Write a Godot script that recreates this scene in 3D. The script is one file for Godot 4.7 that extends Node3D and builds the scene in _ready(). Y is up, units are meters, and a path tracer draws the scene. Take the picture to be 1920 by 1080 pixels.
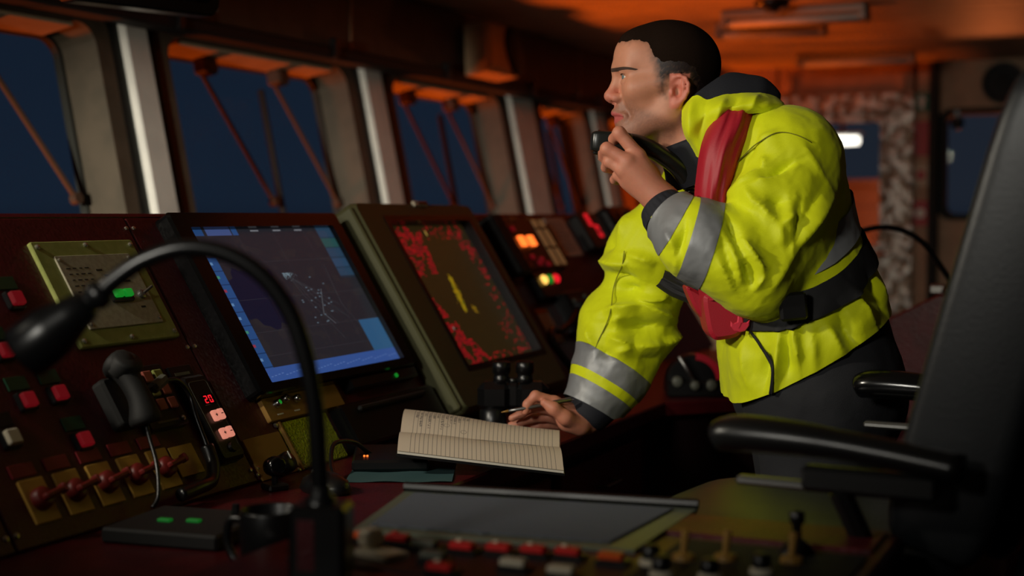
extends Node3D

const SLOPE := 1.01229096   # console panel slope, 58 degrees
var mats := {}
var used := {}

# ---------------------------------------------------------------- mesh helpers
class MB:
	var st := SurfaceTool.new()
	var xf := Transform3D()
	var group := -1
	func _init() -> void:
		st.begin(Mesh.PRIMITIVE_TRIANGLES)
	func at(t: Transform3D) -> MB:
		xf = t
		return self
	func smooth(on: bool) -> MB:
		group = 0 if on else -1
		return self
	func tri(a: Vector3, b: Vector3, c: Vector3) -> void:   # counter-clockwise seen from outside
		st.set_smooth_group(group)
		st.add_vertex(xf * a)
		st.set_smooth_group(group)
		st.add_vertex(xf * c)
		st.set_smooth_group(group)
		st.add_vertex(xf * b)
	func quad(a: Vector3, b: Vector3, c: Vector3, d: Vector3) -> void:
		tri(a, b, c)
		tri(a, c, d)
	func tri_o(a: Vector3, b: Vector3, c: Vector3, o: Vector3) -> void:
		if (b - a).cross(c - a).dot((a + b + c) / 3.0 - o) < 0.0:
			tri(a, c, b)
		else:
			tri(a, b, c)
	func quad_o(a: Vector3, b: Vector3, c: Vector3, d: Vector3, o: Vector3) -> void:
		tri_o(a, b, c, o)
		tri_o(a, c, d, o)
	func box(c: Vector3, s: Vector3, bev := 0.002) -> MB:
		var h := s / 2.0
		var b: float = min(bev, min(h.x, min(h.y, h.z)) * 0.6)
		var px := {}
		for sx in [-1, 1]:
			for sy in [-1, 1]:
				for sz in [-1, 1]:
					var k := Vector3i(sx, sy, sz)
					px[k] = [c + Vector3(sx * h.x, sy * (h.y - b), sz * (h.z - b)), c + Vector3(sx * (h.x - b), sy * h.y, sz * (h.z - b)), c + Vector3(sx * (h.x - b), sy * (h.y - b), sz * h.z)]
		for ax in 3:
			var o1 := (ax + 1) % 3
			var o2 := (ax + 2) % 3
			for s1 in [-1, 1]:
				var q := []
				for e in [[-1, -1], [1, -1], [1, 1], [-1, 1]]:
					var k := Vector3i()
					k[ax] = s1
					k[o1] = e[0]
					k[o2] = e[1]
					q.append(px[k][ax])
				quad_o(q[0], q[1], q[2], q[3], c)
				if b > 0.0:
					for s2 in [-1, 1]:
						var k1 := Vector3i()
						k1[o1] = s1
						k1[o2] = s2
						var k2 := k1
						k1[ax] = -1
						k2[ax] = 1
						quad_o(px[k1][o1], px[k2][o1], px[k2][o2], px[k1][o2], c)
		if b > 0.0:
			for k in px:
				tri_o(px[k][0], px[k][1], px[k][2], c)
		return self
	# polygon (counter-clockwise, xy) pushed along z from z0 to z1 with a chamfer on the z1 side
	func extrude(poly: PackedVector2Array, z0: float, z1: float, bev := 0.0) -> MB:
		var p := poly
		if Geometry2D.is_polygon_clockwise(p):
			p = poly.duplicate()
			p.reverse()
		var n := p.size()
		var ins := PackedVector2Array()
		for i in n:
			var d1 := (p[i] - p[(i + n - 1) % n]).normalized()
			var d2 := (p[(i + 1) % n] - p[i]).normalized()
			var n1 := Vector2(-d1.y, d1.x)
			var n2 := Vector2(-d2.y, d2.x)
			var m := (n1 + n2)
			var l: float = max(m.length_squared(), 0.3)
			ins.append(p[i] + m * (2.0 / l) * bev)
		var zb := z1 - bev
		for i in n:
			var j := (i + 1) % n
			quad(Vector3(p[i].x, p[i].y, z0), Vector3(p[j].x, p[j].y, z0), Vector3(p[j].x, p[j].y, zb), Vector3(p[i].x, p[i].y, zb))
			if bev > 0.0:
				quad(Vector3(p[i].x, p[i].y, zb), Vector3(p[j].x, p[j].y, zb), Vector3(ins[j].x, ins[j].y, z1), Vector3(ins[i].x, ins[i].y, z1))
		var t := Geometry2D.triangulate_polygon(p)
		for i in range(0, t.size(), 3):
			var a := t[i]
			var b := t[i + 1]
			var c := t[i + 2]
			if (p[b] - p[a]).cross(p[c] - p[a]) < 0.0:
				var w := b
				b = c
				c = w
			tri(Vector3(ins[a].x, ins[a].y, z1), Vector3(ins[b].x, ins[b].y, z1), Vector3(ins[c].x, ins[c].y, z1))
			tri(Vector3(p[a].x, p[a].y, z0), Vector3(p[c].x, p[c].y, z0), Vector3(p[b].x, p[b].y, z0))
		return self
	# ring between two outlines with the same number of points (xy), from z0 to z1
	func ring(outer: PackedVector2Array, inner: PackedVector2Array, z0: float, z1: float, bev := 0.0) -> MB:
		var n := outer.size()
		for i in n:
			var j := (i + 1) % n
			var a := outer[i]
			var b := outer[j]
			var c := inner[i]
			var d := inner[j]
			var ab := a + (c - a).normalized() * bev
			var bb := b + (d - b).normalized() * bev
			quad(Vector3(ab.x, ab.y, z1), Vector3(bb.x, bb.y, z1), Vector3(d.x, d.y, z1), Vector3(c.x, c.y, z1))
			quad(Vector3(a.x, a.y, z0), Vector3(b.x, b.y, z0), Vector3(b.x, b.y, z1 - bev), Vector3(a.x, a.y, z1 - bev))
			if bev > 0.0:
				quad(Vector3(a.x, a.y, z1 - bev), Vector3(b.x, b.y, z1 - bev), Vector3(bb.x, bb.y, z1), Vector3(ab.x, ab.y, z1))
			quad(Vector3(d.x, d.y, z0), Vector3(c.x, c.y, z0), Vector3(c.x, c.y, z1), Vector3(d.x, d.y, z1))
			quad(Vector3(b.x, b.y, z0), Vector3(a.x, a.y, z0), Vector3(c.x, c.y, z0), Vector3(d.x, d.y, z0))
		return self
	# profile of (radius, y) points turned about y
	func lathe(prof: Array, segs := 24) -> MB:
		for i in prof.size() - 1:
			var a: Vector2 = prof[i]
			var b: Vector2 = prof[i + 1]
			for k in segs:
				var t0 := TAU * k / segs
				var t1 := TAU * (k + 1) / segs
				var p00 := Vector3(a.x * cos(t0), a.y, -a.x * sin(t0))
				var p01 := Vector3(a.x * cos(t1), a.y, -a.x * sin(t1))
				var p10 := Vector3(b.x * cos(t0), b.y, -b.x * sin(t0))
				var p11 := Vector3(b.x * cos(t1), b.y, -b.x * sin(t1))
				if a.x > 1e-6:
					tri(p00, p01, p11)
				if b.x > 1e-6:
					tri(p00, p11, p10)
		return self
	func tube(pts: Array, rad, segs := 10, flat_y := 1.0) -> MB:
		var n := pts.size()
		var rings := []
		var up := Vector3.UP
		var d0: Vector3 = (pts[1] - pts[0]).normalized()
		if abs(d0.dot(up)) > 0.9:
			up = Vector3.RIGHT
		var side := d0.cross(up).normalized()
		for i in n:
			var d: Vector3 = (pts[min(i + 1, n - 1)] - pts[max(i - 1, 0)]).normalized()
			side = (side - d * side.dot(d)).normalized()
			var nn := side.cross(d).normalized()
			var r: float = rad[i] if rad is Array else rad
			var rg := []
			for k in segs:
				var t := TAU * k / segs
				rg.append(pts[i] + side * cos(t) * r + nn * sin(t) * r * flat_y)
			rings.append(rg)
		for i in n - 1:
			var o: Vector3 = (pts[i] + pts[i + 1]) / 2.0
			for k in segs:
				var j := (k + 1) % segs
				quad_o(rings[i][k], rings[i][j], rings[i + 1][j], rings[i + 1][k], o)
		for e in [[0, 1], [n - 1, n - 2]]:
			for k in segs:
				tri_o(pts[e[0]], rings[e[0]][k], rings[e[0]][(k + 1) % segs], pts[e[1]])
		return self
	func mesh() -> ArrayMesh:
		st.generate_normals()
		return st.commit()

func mb(t := Transform3D()) -> MB:
	var m := MB.new()
	m.xf = t
	return m

func numbered(called: String) -> String:
	if not used.has(called):
		used[called] = 0
		return called
	used[called] += 1
	return "%s_%03d" % [called, used[called]]

func obj(called: String, b: MB, m: Material, parent: Node = null) -> MeshInstance3D:
	return inst(called, b.mesh(), m, parent)

func inst(called: String, me: Mesh, m: Material, parent: Node = null) -> MeshInstance3D:
	var o := MeshInstance3D.new()
	o.mesh = me
	o.material_override = m
	if parent == null:
		o.name = numbered(called)
		add_child(o)
	else:
		o.name = called
		parent.add_child(o, true)
	return o

func thing(called: String, t: Transform3D, label: String, category: String, group := "") -> Node3D:
	var o := Node3D.new()
	o.name = numbered(called)
	add_child(o)
	o.transform = t
	tag(o, label, category, group)
	return o

func tag(o: Node, label: String, category: String, group := "") -> Node:
	o.set_meta("label", label)
	o.set_meta("category", category)
	if group != "":
		o.set_meta("group", group)
	return o

func sub(called: String, parent: Node, t := Transform3D()) -> Node3D:
	var o := Node3D.new()
	o.name = called
	parent.add_child(o, true)
	o.transform = t
	return o

func structure(o: Node, label := "") -> Node:
	o.set_meta("kind", "structure")
	if label != "":
		o.set_meta("label", label)
	return o

func pos(x: float, y: float, z: float) -> Transform3D:
	return Transform3D(Basis(), Vector3(x, y, z))

func rot(axis: Vector3, deg: float, o := Vector3.ZERO) -> Transform3D:
	return Transform3D(Basis(axis, deg_to_rad(deg)), o)

func rrect(w: float, h: float, r: float, n := 4, c := Vector2.ZERO) -> PackedVector2Array:
	var out := PackedVector2Array()
	for q in 4:
		var cx: float = (w / 2 - r) * (1 if q == 0 or q == 3 else -1)
		var cy: float = (h / 2 - r) * (1 if q < 2 else -1)
		for k in n + 1:
			var t := PI / 2 * (q + float(k) / n)
			out.append(c + Vector2(cx + r * cos(t), cy + r * sin(t)))
	return out

func smooth_path(p: Array, n := 6) -> Array:
	var out := []
	for i in p.size() - 1:
		var a: Vector3 = p[max(i - 1, 0)]
		var b: Vector3 = p[i]
		var c: Vector3 = p[i + 1]
		var d: Vector3 = p[min(i + 2, p.size() - 1)]
		for k in n:
			out.append(b.cubic_interpolate(c, a, d, float(k) / n))
	out.append(p[-1])
	return out

# frame of the sloping console face: x runs along it, y up the slope, z out of it
func on_panel(u: float, v: float, lift := 0.0) -> Transform3D:
	var c := cos(SLOPE)
	var s := sin(SLOPE)
	return Transform3D(Basis(Vector3(0, 0, -1), Vector3(-c, s, 0), Vector3(s, c, 0)), Vector3(-1.83 + v * c + lift * s, 1.25 - v * s + lift * c, -u))

# ---------------------------------------------------------------- materials
func noise_image(size: int, freq: float, octaves := 4, seed_ := 1, type := FastNoiseLite.TYPE_SIMPLEX_SMOOTH) -> Image:
	var f := FastNoiseLite.new()
	f.seed = seed_
	f.noise_type = type
	f.frequency = freq
	f.fractal_octaves = octaves
	var im := f.get_seamless_image(size, size)
	im.convert(Image.FORMAT_RGB8)
	return im

func tinted(im: Image, a: Color, b: Color, lo := 0.25, hi := 0.75) -> ImageTexture:
	var out := Image.create(im.get_width(), im.get_height(), false, Image.FORMAT_RGB8)
	for y in im.get_height():
		for x in im.get_width():
			var t := smoothstep(lo, hi, im.get_pixel(x, y).r)
			out.set_pixel(x, y, a.lerp(b, t))
	return ImageTexture.create_from_image(out)

func bump(im: Image, strength: float) -> ImageTexture:
	var c: Image = im.duplicate()
	c.convert(Image.FORMAT_RGBA8)
	c.bump_map_to_normal_map(strength)
	return ImageTexture.create_from_image(c)

func mk(key: String, col: Color, rough := 0.6, metal := 0.0, spec := 0.5) -> StandardMaterial3D:
	var m := StandardMaterial3D.new()
	m.albedo_color = col
	m.roughness = rough
	m.metallic = metal
	m.metallic_specular = spec
	mats[key] = m
	return m

func rgb(r: float, g: float, b: float) -> Color:
	return Color(r / 255.0, g / 255.0, b / 255.0)

func glow(key: String, col: Color, energy := 1.0) -> StandardMaterial3D:
	var m := mk(key, col.darkened(0.5), 0.4)
	m.emission_enabled = true
	m.emission = col
	m.emission_energy_multiplier = energy
	return m

func tri_tex(m: StandardMaterial3D, tex: Texture2D, scale: float, normal: Texture2D = null, ns := 1.0) -> void:
	m.uv1_triplanar = true
	m.uv1_world_triplanar = false
	m.uv1_scale = Vector3.ONE * scale
	if tex:
		m.albedo_texture = tex
	if normal:
		m.normal_enabled = true
		m.normal_texture = normal
		m.normal_scale = ns

func make_materials() -> void:
	var n1 := noise_image(256, 0.02, 5, 3)
	var n2 := noise_image(256, 0.06, 4, 9)
	var nf := noise_image(256, 0.2, 3, 5)
	var bn := bump(nf, 3.0)
	var bl := bump(noise_image(256, 0.09, 4, 21, FastNoiseLite.TYPE_CELLULAR), 2.0)
	var m := mk("console_red", Color.WHITE, 0.42)
	tri_tex(m, tinted(n1, rgb(68, 7, 16), rgb(80, 9, 20)), 2.0, bn, 0.15)
	m = mk("console_dark", rgb(28, 6, 9), 0.5)
	m = mk("desk_red", Color.WHITE, 0.38)
	tri_tex(m, tinted(n1, rgb(62, 8, 13), rgb(74, 11, 16)), 2.0, bn, 0.12)
	m = mk("plate_green", Color.WHITE, 0.5)
	tri_tex(m, tinted(n1, rgb(134, 142, 72), rgb(146, 152, 84)), 5.0)
	m = mk("plate_cream", Color.WHITE, 0.5)
	tri_tex(m, tinted(n2, rgb(152, 146, 124), rgb(164, 158, 136)), 4.0)
	mk("black_plastic", rgb(16, 16, 17), 0.32)
	mk("handset_black", rgb(26, 27, 25), 0.28)
	mk("black_matte", rgb(9, 9, 9), 0.7)
	mk("black_gloss", rgb(10, 10, 11), 0.18)
	mk("black_rubber", rgb(13, 13, 14), 0.3)
	m = mk("leather", rgb(30, 32, 35), 0.38)
	tri_tex(m, null, 9.0, bl, 0.25)
	mk("olive_plastic", rgb(86, 86, 56), 0.5)
	mk("chrome", rgb(200, 200, 200), 0.22, 1.0)
	mk("steel", rgb(150, 150, 148), 0.4, 1.0)
	mk("screw", rgb(190, 185, 170), 0.3, 0.9)
	m = mk("paint_white", Color.WHITE, 0.5)
	tri_tex(m, tinted(n1, rgb(206, 204, 196), rgb(218, 215, 206)), 1.2)
	m = mk("paint_beige", Color.WHITE, 0.55)
	tri_tex(m, tinted(n1, rgb(178, 160, 132), rgb(190, 172, 144)), 1.2)
	m = mk("frame_paint", Color.WHITE, 0.6)
	tri_tex(m, tinted(n1, rgb(68, 60, 47), rgb(78, 68, 54)), 1.2)
	mk("rubber_seal", rgb(28, 30, 24), 0.8)
	m = mk("ceiling_paint", Color.WHITE, 0.5)
	tri_tex(m, tinted(n1, rgb(186, 168, 146), rgb(198, 180, 158)), 1.0)
	m = mk("wall_panel", Color.WHITE, 0.6)
	tri_tex(m, tinted(n1, rgb(160, 128, 98), rgb(174, 140, 108)), 1.0)
	m = mk("floor_vinyl", Color.WHITE, 0.6)
	tri_tex(m, tinted(n2, rgb(44, 40, 38), rgb(56, 52, 48)), 1.0)
	m = mk("worn_metal", Color.WHITE, 0.38, 0.55)
	tri_tex(m, tinted(n2, rgb(120, 100, 80), rgb(206, 202, 192), 0.3, 0.6), 0.8, bump(n2, 5.0), 0.5)
	m = mk("glass", Color(0.0, 0.0, 0.0, 0.02), 0.02, 0.0, 0.08)
	m.transparency = BaseMaterial3D.TRANSPARENCY_ALPHA
	mk("switch_plate", rgb(196, 152, 66), 0.5)
	mk("switch_red", rgb(112, 28, 24), 0.45)
	mk("label_red", rgb(128, 30, 36), 0.5)
	mk("label_yellow", rgb(206, 168, 74), 0.55)
	mk("amber_plate", rgb(150, 112, 50), 0.5)
	mk("button_green", rgb(20, 66, 44), 0.4)
	mk("cap_white", rgb(210, 200, 176), 0.5)
	mk("cap_red", rgb(190, 30, 30), 0.4)
	mk("cap_orange", rgb(210, 80, 24), 0.4)
	mk("cap_grey", rgb(86, 88, 78), 0.5)
	mk("key_pink", rgb(160, 84, 70), 0.5)
	mk("paper", rgb(206, 200, 186), 0.85)
	mk("sticker_orange", rgb(214, 130, 30), 0.6)
	mk("cloth_teal", rgb(44, 78, 80), 0.9)
	m = mk("plastic_lime", Color.WHITE, 0.15)
	tri_tex(m, tinted(n2, rgb(160, 178, 20), rgb(184, 200, 32)), 8.0, bump(n2, 14.0), 1.0)
	m = mk("sheet_grey", Color.WHITE, 0.8)
	tri_tex(m, tinted(nf, rgb(72, 78, 88), rgb(90, 96, 106)), 6.0, bn, 0.5)
	mk("tray_grey", rgb(92, 98, 82), 0.4)
	mk("lamp_grey", rgb(150, 146, 136), 0.5)
	mk("sign_green", rgb(16, 92, 58), 0.5)
	mk("sign_red", rgb(170, 24, 24), 0.5)
	mk("sign_print", rgb(226, 226, 214), 0.6)
	mk("print_dark", rgb(40, 38, 34), 0.7)
	mk("speaker_beige", rgb(190, 168, 134), 0.55)
	mk("wiper_black", rgb(26, 20, 16), 0.6)
	mk("wiper_orange", rgb(66, 42, 28), 0.5)
	mk("deck_orange", rgb(206, 170, 140), 0.7)
	mk("sea", rgb(14, 24, 44), 0.25)
	glow("lit_red", rgb(238, 28, 40), 1.0)
	glow("lit_dim_red", rgb(140, 16, 28), 0.32)
	glow("lit_orange", rgb(255, 110, 40), 2.2)
	glow("lit_yellow", rgb(255, 196, 90), 1.6)
	glow("lit_green", rgb(16, 130, 36), 0.8)
	glow("lit_dim_green", rgb(8, 92, 26), 0.7)
	glow("lit_pink", rgb(226, 140, 118), 0.8)
	glow("lit_fader", rgb(120, 84, 50), 0.55)
	glow("lit_lamp", rgb(255, 250, 235), 3.0)
	# the clothing and skin of the person
	m = mk("jacket", Color.WHITE, 0.55, 0.0, 0.35)
	tri_tex(m, tinted(nf, rgb(210, 220, 16), rgb(219, 228, 26)), 10.0, bn, 0.12)
	m.rim_enabled = true
	m.rim = 0.12
	mk("seam", rgb(104, 104, 10), 0.7)
	mk("reflective", rgb(138, 140, 142), 0.5, 0.3)
	m = mk("navy_cloth", Color.WHITE, 0.8)
	tri_tex(m, tinted(nf, rgb(18, 20, 28), rgb(26, 28, 38)), 10.0, bn, 0.3)
	m = mk("trousers", Color.WHITE, 0.85)
	tri_tex(m, tinted(nf, rgb(18, 19, 24), rgb(25, 26, 31)), 8.0, bn, 0.3)
	mk("webbing", rgb(14, 14, 16), 0.75)
	m = mk("red_cloth", Color.WHITE, 0.55)
	tri_tex(m, tinted(nf, rgb(160, 18, 36), rgb(174, 24, 44)), 10.0, bn, 0.2)
	mk("red_tab", rgb(214, 52, 74), 0.45)
	m = mk("skin", Color.WHITE, 0.56)
	m.vertex_color_use_as_albedo = true
	m.subsurf_scatter_enabled = true
	m.subsurf_scatter_strength = 0.12
	var pn := bump(noise_image(256, 0.12, 4, 31), 2.0)
	tri_tex(m, null, 14.0, pn, 0.25)
	m.normal_enabled = true
	m = mk("hair", Color.WHITE, 0.8, 0.0, 0.15)
	tri_tex(m, tinted(nf, rgb(24, 16, 12), rgb(42, 29, 21)), 22.0, bump(nf, 8.0), 0.8)
	mk("brow", rgb(62, 42, 32), 0.8)
	mk("eye_white", rgb(222, 216, 208), 0.2)
	mk("iris", rgb(96, 110, 112), 0.15)

# ---------------------------------------------------------------- light, sky, camera
func make_camera_and_light() -> void:
	var cam := Camera3D.new()
	cam.name = "camera"
	add_child(cam)
	cam.position = Vector3(0, 1.25, 0)
	cam.rotation = Vector3(-atan(137.0 / 2700.0), atan(1205.0 / 2700.0), 0)
	cam.near = 0.05
	cam.far = 400.0
	var lens := CameraAttributesPhysical.new()
	lens.frustum_focal_length = 87.5
	lens.frustum_focus_distance = 2.74
	lens.exposure_aperture = 3.6
	lens.frustum_near = 0.05
	lens.frustum_far = 400.0
	cam.attributes = lens
	cam.fov = rad_to_deg(2.0 * atan(540.0 / 2700.0))
	cam.current = true

	var e := Environment.new()
	e.background_mode = Environment.BG_SKY
	e.tonemap_mode = Environment.TONE_MAPPER_LINEAR
	e.tonemap_exposure = 1.0
	e.sdfgi_enabled = true
	e.ssao_enabled = true
	e.ssil_enabled = true
	var sky := Sky.new()
	var pano := PanoramaSkyMaterial.new()
	pano.panorama = sky_image()
	sky.sky_material = pano
	e.sky = sky
	var we := WorldEnvironment.new()
	we.name = "world"
	we.environment = e
	add_child(we)

	# work lamp standing between the console and the windows, out of the picture to the left, turned on the person
	var key := SpotLight3D.new()
	key.name = "work_light"
	add_child(key)
	key.position = Vector3(-2.15, 1.9, -0.85)
	key.look_at(Vector3(-0.78, 1.26, -2.95))
	key.light_color = Color(1.0, 0.96, 0.88)
	key.light_energy = 2.7
	key.light_size = 0.08
	key.spot_angle = 37.0
	key.spot_angle_attenuation = 1.2
	key.spot_range = 14.0
	key.spot_attenuation = 2.0
	key.shadow_enabled = true
	# the photographer's diffused lamp, high beside the camera, turned on the person
	var fill := SpotLight3D.new()
	fill.name = "diffused_lamp"
	add_child(fill)
	fill.position = Vector3(-1.2, 1.98, 0.7)
	fill.look_at(Vector3(-0.82, 1.32, -2.9))
	fill.light_color = Color(1.0, 0.98, 0.93)
	fill.light_energy = 3.6
	fill.light_size = 0.2
	fill.spot_angle = 21.0
	fill.spot_angle_attenuation = 1.2
	fill.spot_range = 14.0
	fill.spot_attenuation = 2.0
	fill.shadow_enabled = true
	# hand lamp behind and to the left of the camera, its beam along the window posts
	var low := SpotLight3D.new()
	low.name = "hand_lamp"
	add_child(low)
	low.position = Vector3(-1.9, 1.62, 1.2)
	low.look_at(Vector3(-2.9, 1.0, -4.8))
	low.light_color = Color(1.0, 0.97, 0.9)
	low.light_energy = 30.0
	low.light_size = 0.06
	low.spot_angle = 10.0
	low.spot_angle_attenuation = 1.0
	low.spot_range = 14.0
	low.spot_attenuation = 2.0
	low.shadow_enabled = true

	# sodium floodlights out on the foredeck, shining up through the front windows
	for p in [[Vector3(-8.2, -2.6, -3.4), Vector3(-2.4, 1.9, -5.4)], [Vector3(-8.2, -2.6, -5.6), Vector3(-2.2, 2.0, -7.2)], [Vector3(-8.6, -2.8, -7.6), Vector3(-2.2, 2.0, -8.2)]]:
		var s := SpotLight3D.new()
		s.name = "deck_floodlight"
		add_child(s, true)
		s.position = p[0]
		s.look_at(p[1])
		s.light_color = Color(1.0, 0.40, 0.06)
		s.light_energy = 34.0
		s.light_size = 0.5
		s.spot_angle = 24.0
		s.spot_angle_attenuation = 0.6
		s.spot_range = 30.0
		s.spot_attenuation = 2.0
		s.shadow_enabled = true

func sky_image() -> ImageTexture:
	var f := FastNoiseLite.new()
	f.seed = 4
	f.frequency = 1.6
	f.fractal_octaves = 4
	var w := 512
	var h := 256
	var im := Image.create(w, h, false, Image.FORMAT_RGBF)
	for y in h:
		var el := (0.5 - (y + 0.5) / h) * PI
		for x in w:
			var az := ((x + 0.5) / w) * TAU
			var d := Vector3(sin(az) * cos(el), sin(el), -cos(az) * cos(el))
			var c := smoothstep(-0.1, 0.5, f.get_noise_3dv(Vector3(d.x, d.y * 2.5, d.z)))
			var low := exp(-absf(el) * 2.2)
			var base := Color(0.003, 0.006, 0.015).lerp(Color(0.007, 0.014, 0.028), low)
			base = base.lerp(Color(0.013, 0.016, 0.023), c * 0.7)
			im.set_pixel(x, y, base)
	return ImageTexture.create_from_image(im)

# ---------------------------------------------------------------- the wheelhouse
func window_frame_transform(u: float) -> Transform3D:
	var l := deg_to_rad(11.6)
	var b := Basis(Vector3(0, 0, -1), Vector3(-sin(l), cos(l), 0), Vector3(cos(l), sin(l), 0))
	return Transform3D(b, Vector3(-2.8 - 0.1475 * sin(l), 1.25 + 0.1475 * cos(l), -u))

func make_room() -> void:
	var fl := obj("floor", mb().box(Vector3(-0.4, -0.06, -3.6), Vector3(6.4, 0.12, 10.6), 0.0), mats.floor_vinyl)
	structure(fl, "dark vinyl deck of the wheelhouse")
	var ce := obj("ceiling", mb().box(Vector3(-0.4, 2.21, -3.6), Vector3(6.4, 0.12, 10.6), 0.0), mats.console_dark)
	structure(ce, "orange-lit ceiling of narrow boards")
	for i in 46:
		var z := 1.3 - i * 0.22
		obj("ceiling_panel", mb().box(Vector3(-0.4, 2.14, z), Vector3(6.0, 0.02, 0.212), 0.004), mats.ceiling_paint, ce)
	# closing walls outside the picture
	structure(obj("wall_side", mb().box(Vector3(2.75, 1.05, -3.6), Vector3(0.12, 2.2, 10.6), 0.0), mats.wall_panel), "side wall of the wheelhouse")
	structure(obj("wall_rear", mb().box(Vector3(-0.4, 1.05, 1.6), Vector3(6.4, 2.2, 0.12), 0.0), mats.wall_panel), "wall behind the camera")
	# front wall below, between and above the windows
	var wf := Node3D.new()
	wf.name = "wall_front"
	add_child(wf)
	structure(wf, "front bulkhead with leaning window posts")
	obj("bulkhead", mb().box(Vector3(-2.82, 0.43, -3.6), Vector3(0.14, 1.0, 10.6), 0.004), mats.paint_beige, wf)
	obj("window_ledge", mb().box(Vector3(-2.77, 0.945, -3.6), Vector3(0.24, 0.035, 10.6), 0.006), mats.paint_beige, wf)
	# soffit above the windows, with a dark cable duct along its lower edge
	obj("soffit", mb().box(Vector3(-2.93, 2.0, -3.6), Vector3(0.3, 0.28, 10.6), 0.01), mats.frame_paint, wf)
	for i in 7:
		obj("soffit_seam", mb().box(Vector3(-2.779, 2.0, -1.2 - i * 1.18), Vector3(0.006, 0.26, 0.012), 0.001), mats.wall_panel, wf)
	obj("cable_duct", mb().box(Vector3(-2.80, 1.842, -3.6), Vector3(0.1, 0.045, 10.6), 0.008), mats.black_matte, wf)
	for i in 9:
		obj("duct_clip", mb().box(Vector3(-2.755, 1.858, -0.9 - i * 0.92), Vector3(0.03, 0.075, 0.03), 0.004), mats.black_plastic, wf)
	var spans := [[0.5, 1.9], [2.16, 3.42], [3.76, 4.87], [5.24, 6.29], [6.79, 7.42], [7.82, 8.5]]
	for i in spans.size():
		var a: float = spans[i][0]
		var b: float = spans[i][1]
		var t := window_frame_transform((a + b) / 2)
		var w := b - a
		var win := Node3D.new()
		win.name = "window_%d" % (i + 1)
		add_child(win)
		win.transform = t
		structure(win, ["front window out past the left edge", "dark front window beside the green plate", "front window above the chart display", "front window with paired wiper arms above the radar", "narrow front window behind the handset", "front window behind the head"][i])
		var n := 5
		obj("window_frame", mb().ring(rrect(w + 0.15, 0.98, 0.09, n), rrect(w, 0.85, 0.07, n), -0.13, 0.03, 0.012), mats.frame_paint, win)
		obj("window_seal", mb().ring(rrect(w + 0.01, 0.86, 0.07, n), rrect(w - 0.03, 0.82, 0.06, n), -0.125, -0.1), mats.rubber_seal, win)
		obj("pane", mb().extrude(rrect(w, 0.85, 0.07, n), -0.122, -0.114), mats.glass, win)
		obj("head_strip", mb().box(Vector3(0, 0.417, -0.045), Vector3(w - 0.15, 0.012, 0.13), 0.003), mats.paint_beige, win)
		# wiper gear hung from the head of the window
		if i > 0 and i < 5:
			var lab: String = ["", "wiper gear at the head of the dark window beside the white post", "wiper gear crossing the window above the chart display", "wiper gear crossing the window above the radar display", "wiper gear in the narrow window behind the handset"][i]
			var wp := thing("window_wiper", t, lab, "wiper", "window wipers")
			var m2 := mb()
			for fr in [-0.15, 0.25]:
				var x0: float = fr * w - 0.05
				obj("wiper_motor", mb(pos(x0, 0.385, -0.07)).box(Vector3.ZERO, Vector3(0.075, 0.06, 0.06), 0.01), mats.wiper_orange, wp)
				var e := Vector3(x0 + 0.3 * min(w, 1.0), -0.08, -0.09)
				obj("wiper_arm", mb().tube([Vector3(x0, 0.36, -0.09), e], 0.009, 6), mats.wiper_orange, wp)
				obj("arm_joint", mb(rot(Vector3.RIGHT, 90, e)).lathe([Vector2(0, 0.012), Vector2(0.018, 0.012), Vector2(0.018, -0.012), Vector2(0, -0.012)], 12), mats.wiper_orange, wp)
			obj("wiper_blade", mb().box(Vector3(0.13 * w, -0.02, -0.1), Vector3(0.022, 0.72, 0.02), 0.004), mats.wiper_black, wp)
	# white posts and dark grooves between the windows
	for i in spans.size() - 1:
		var u: float = (spans[i][1] + spans[i + 1][0]) / 2
		var gap: float = spans[i + 1][0] - spans[i][1] - 0.15
		var t := window_frame_transform(u)
		obj("post_back", mb(t).box(Vector3(0, 0, -0.05), Vector3(gap + 0.02, 0.96, 0.14), 0.0), mats.rubber_seal, wf)
		obj("post", mb(t).box(Vector3(0.01, 0, 0.02), Vector3(max(gap - 0.08, 0.06), 0.96, 0.05), 0.006), mats.paint_white, wf)
	make_far_wall()
	make_ceiling_things()

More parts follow.
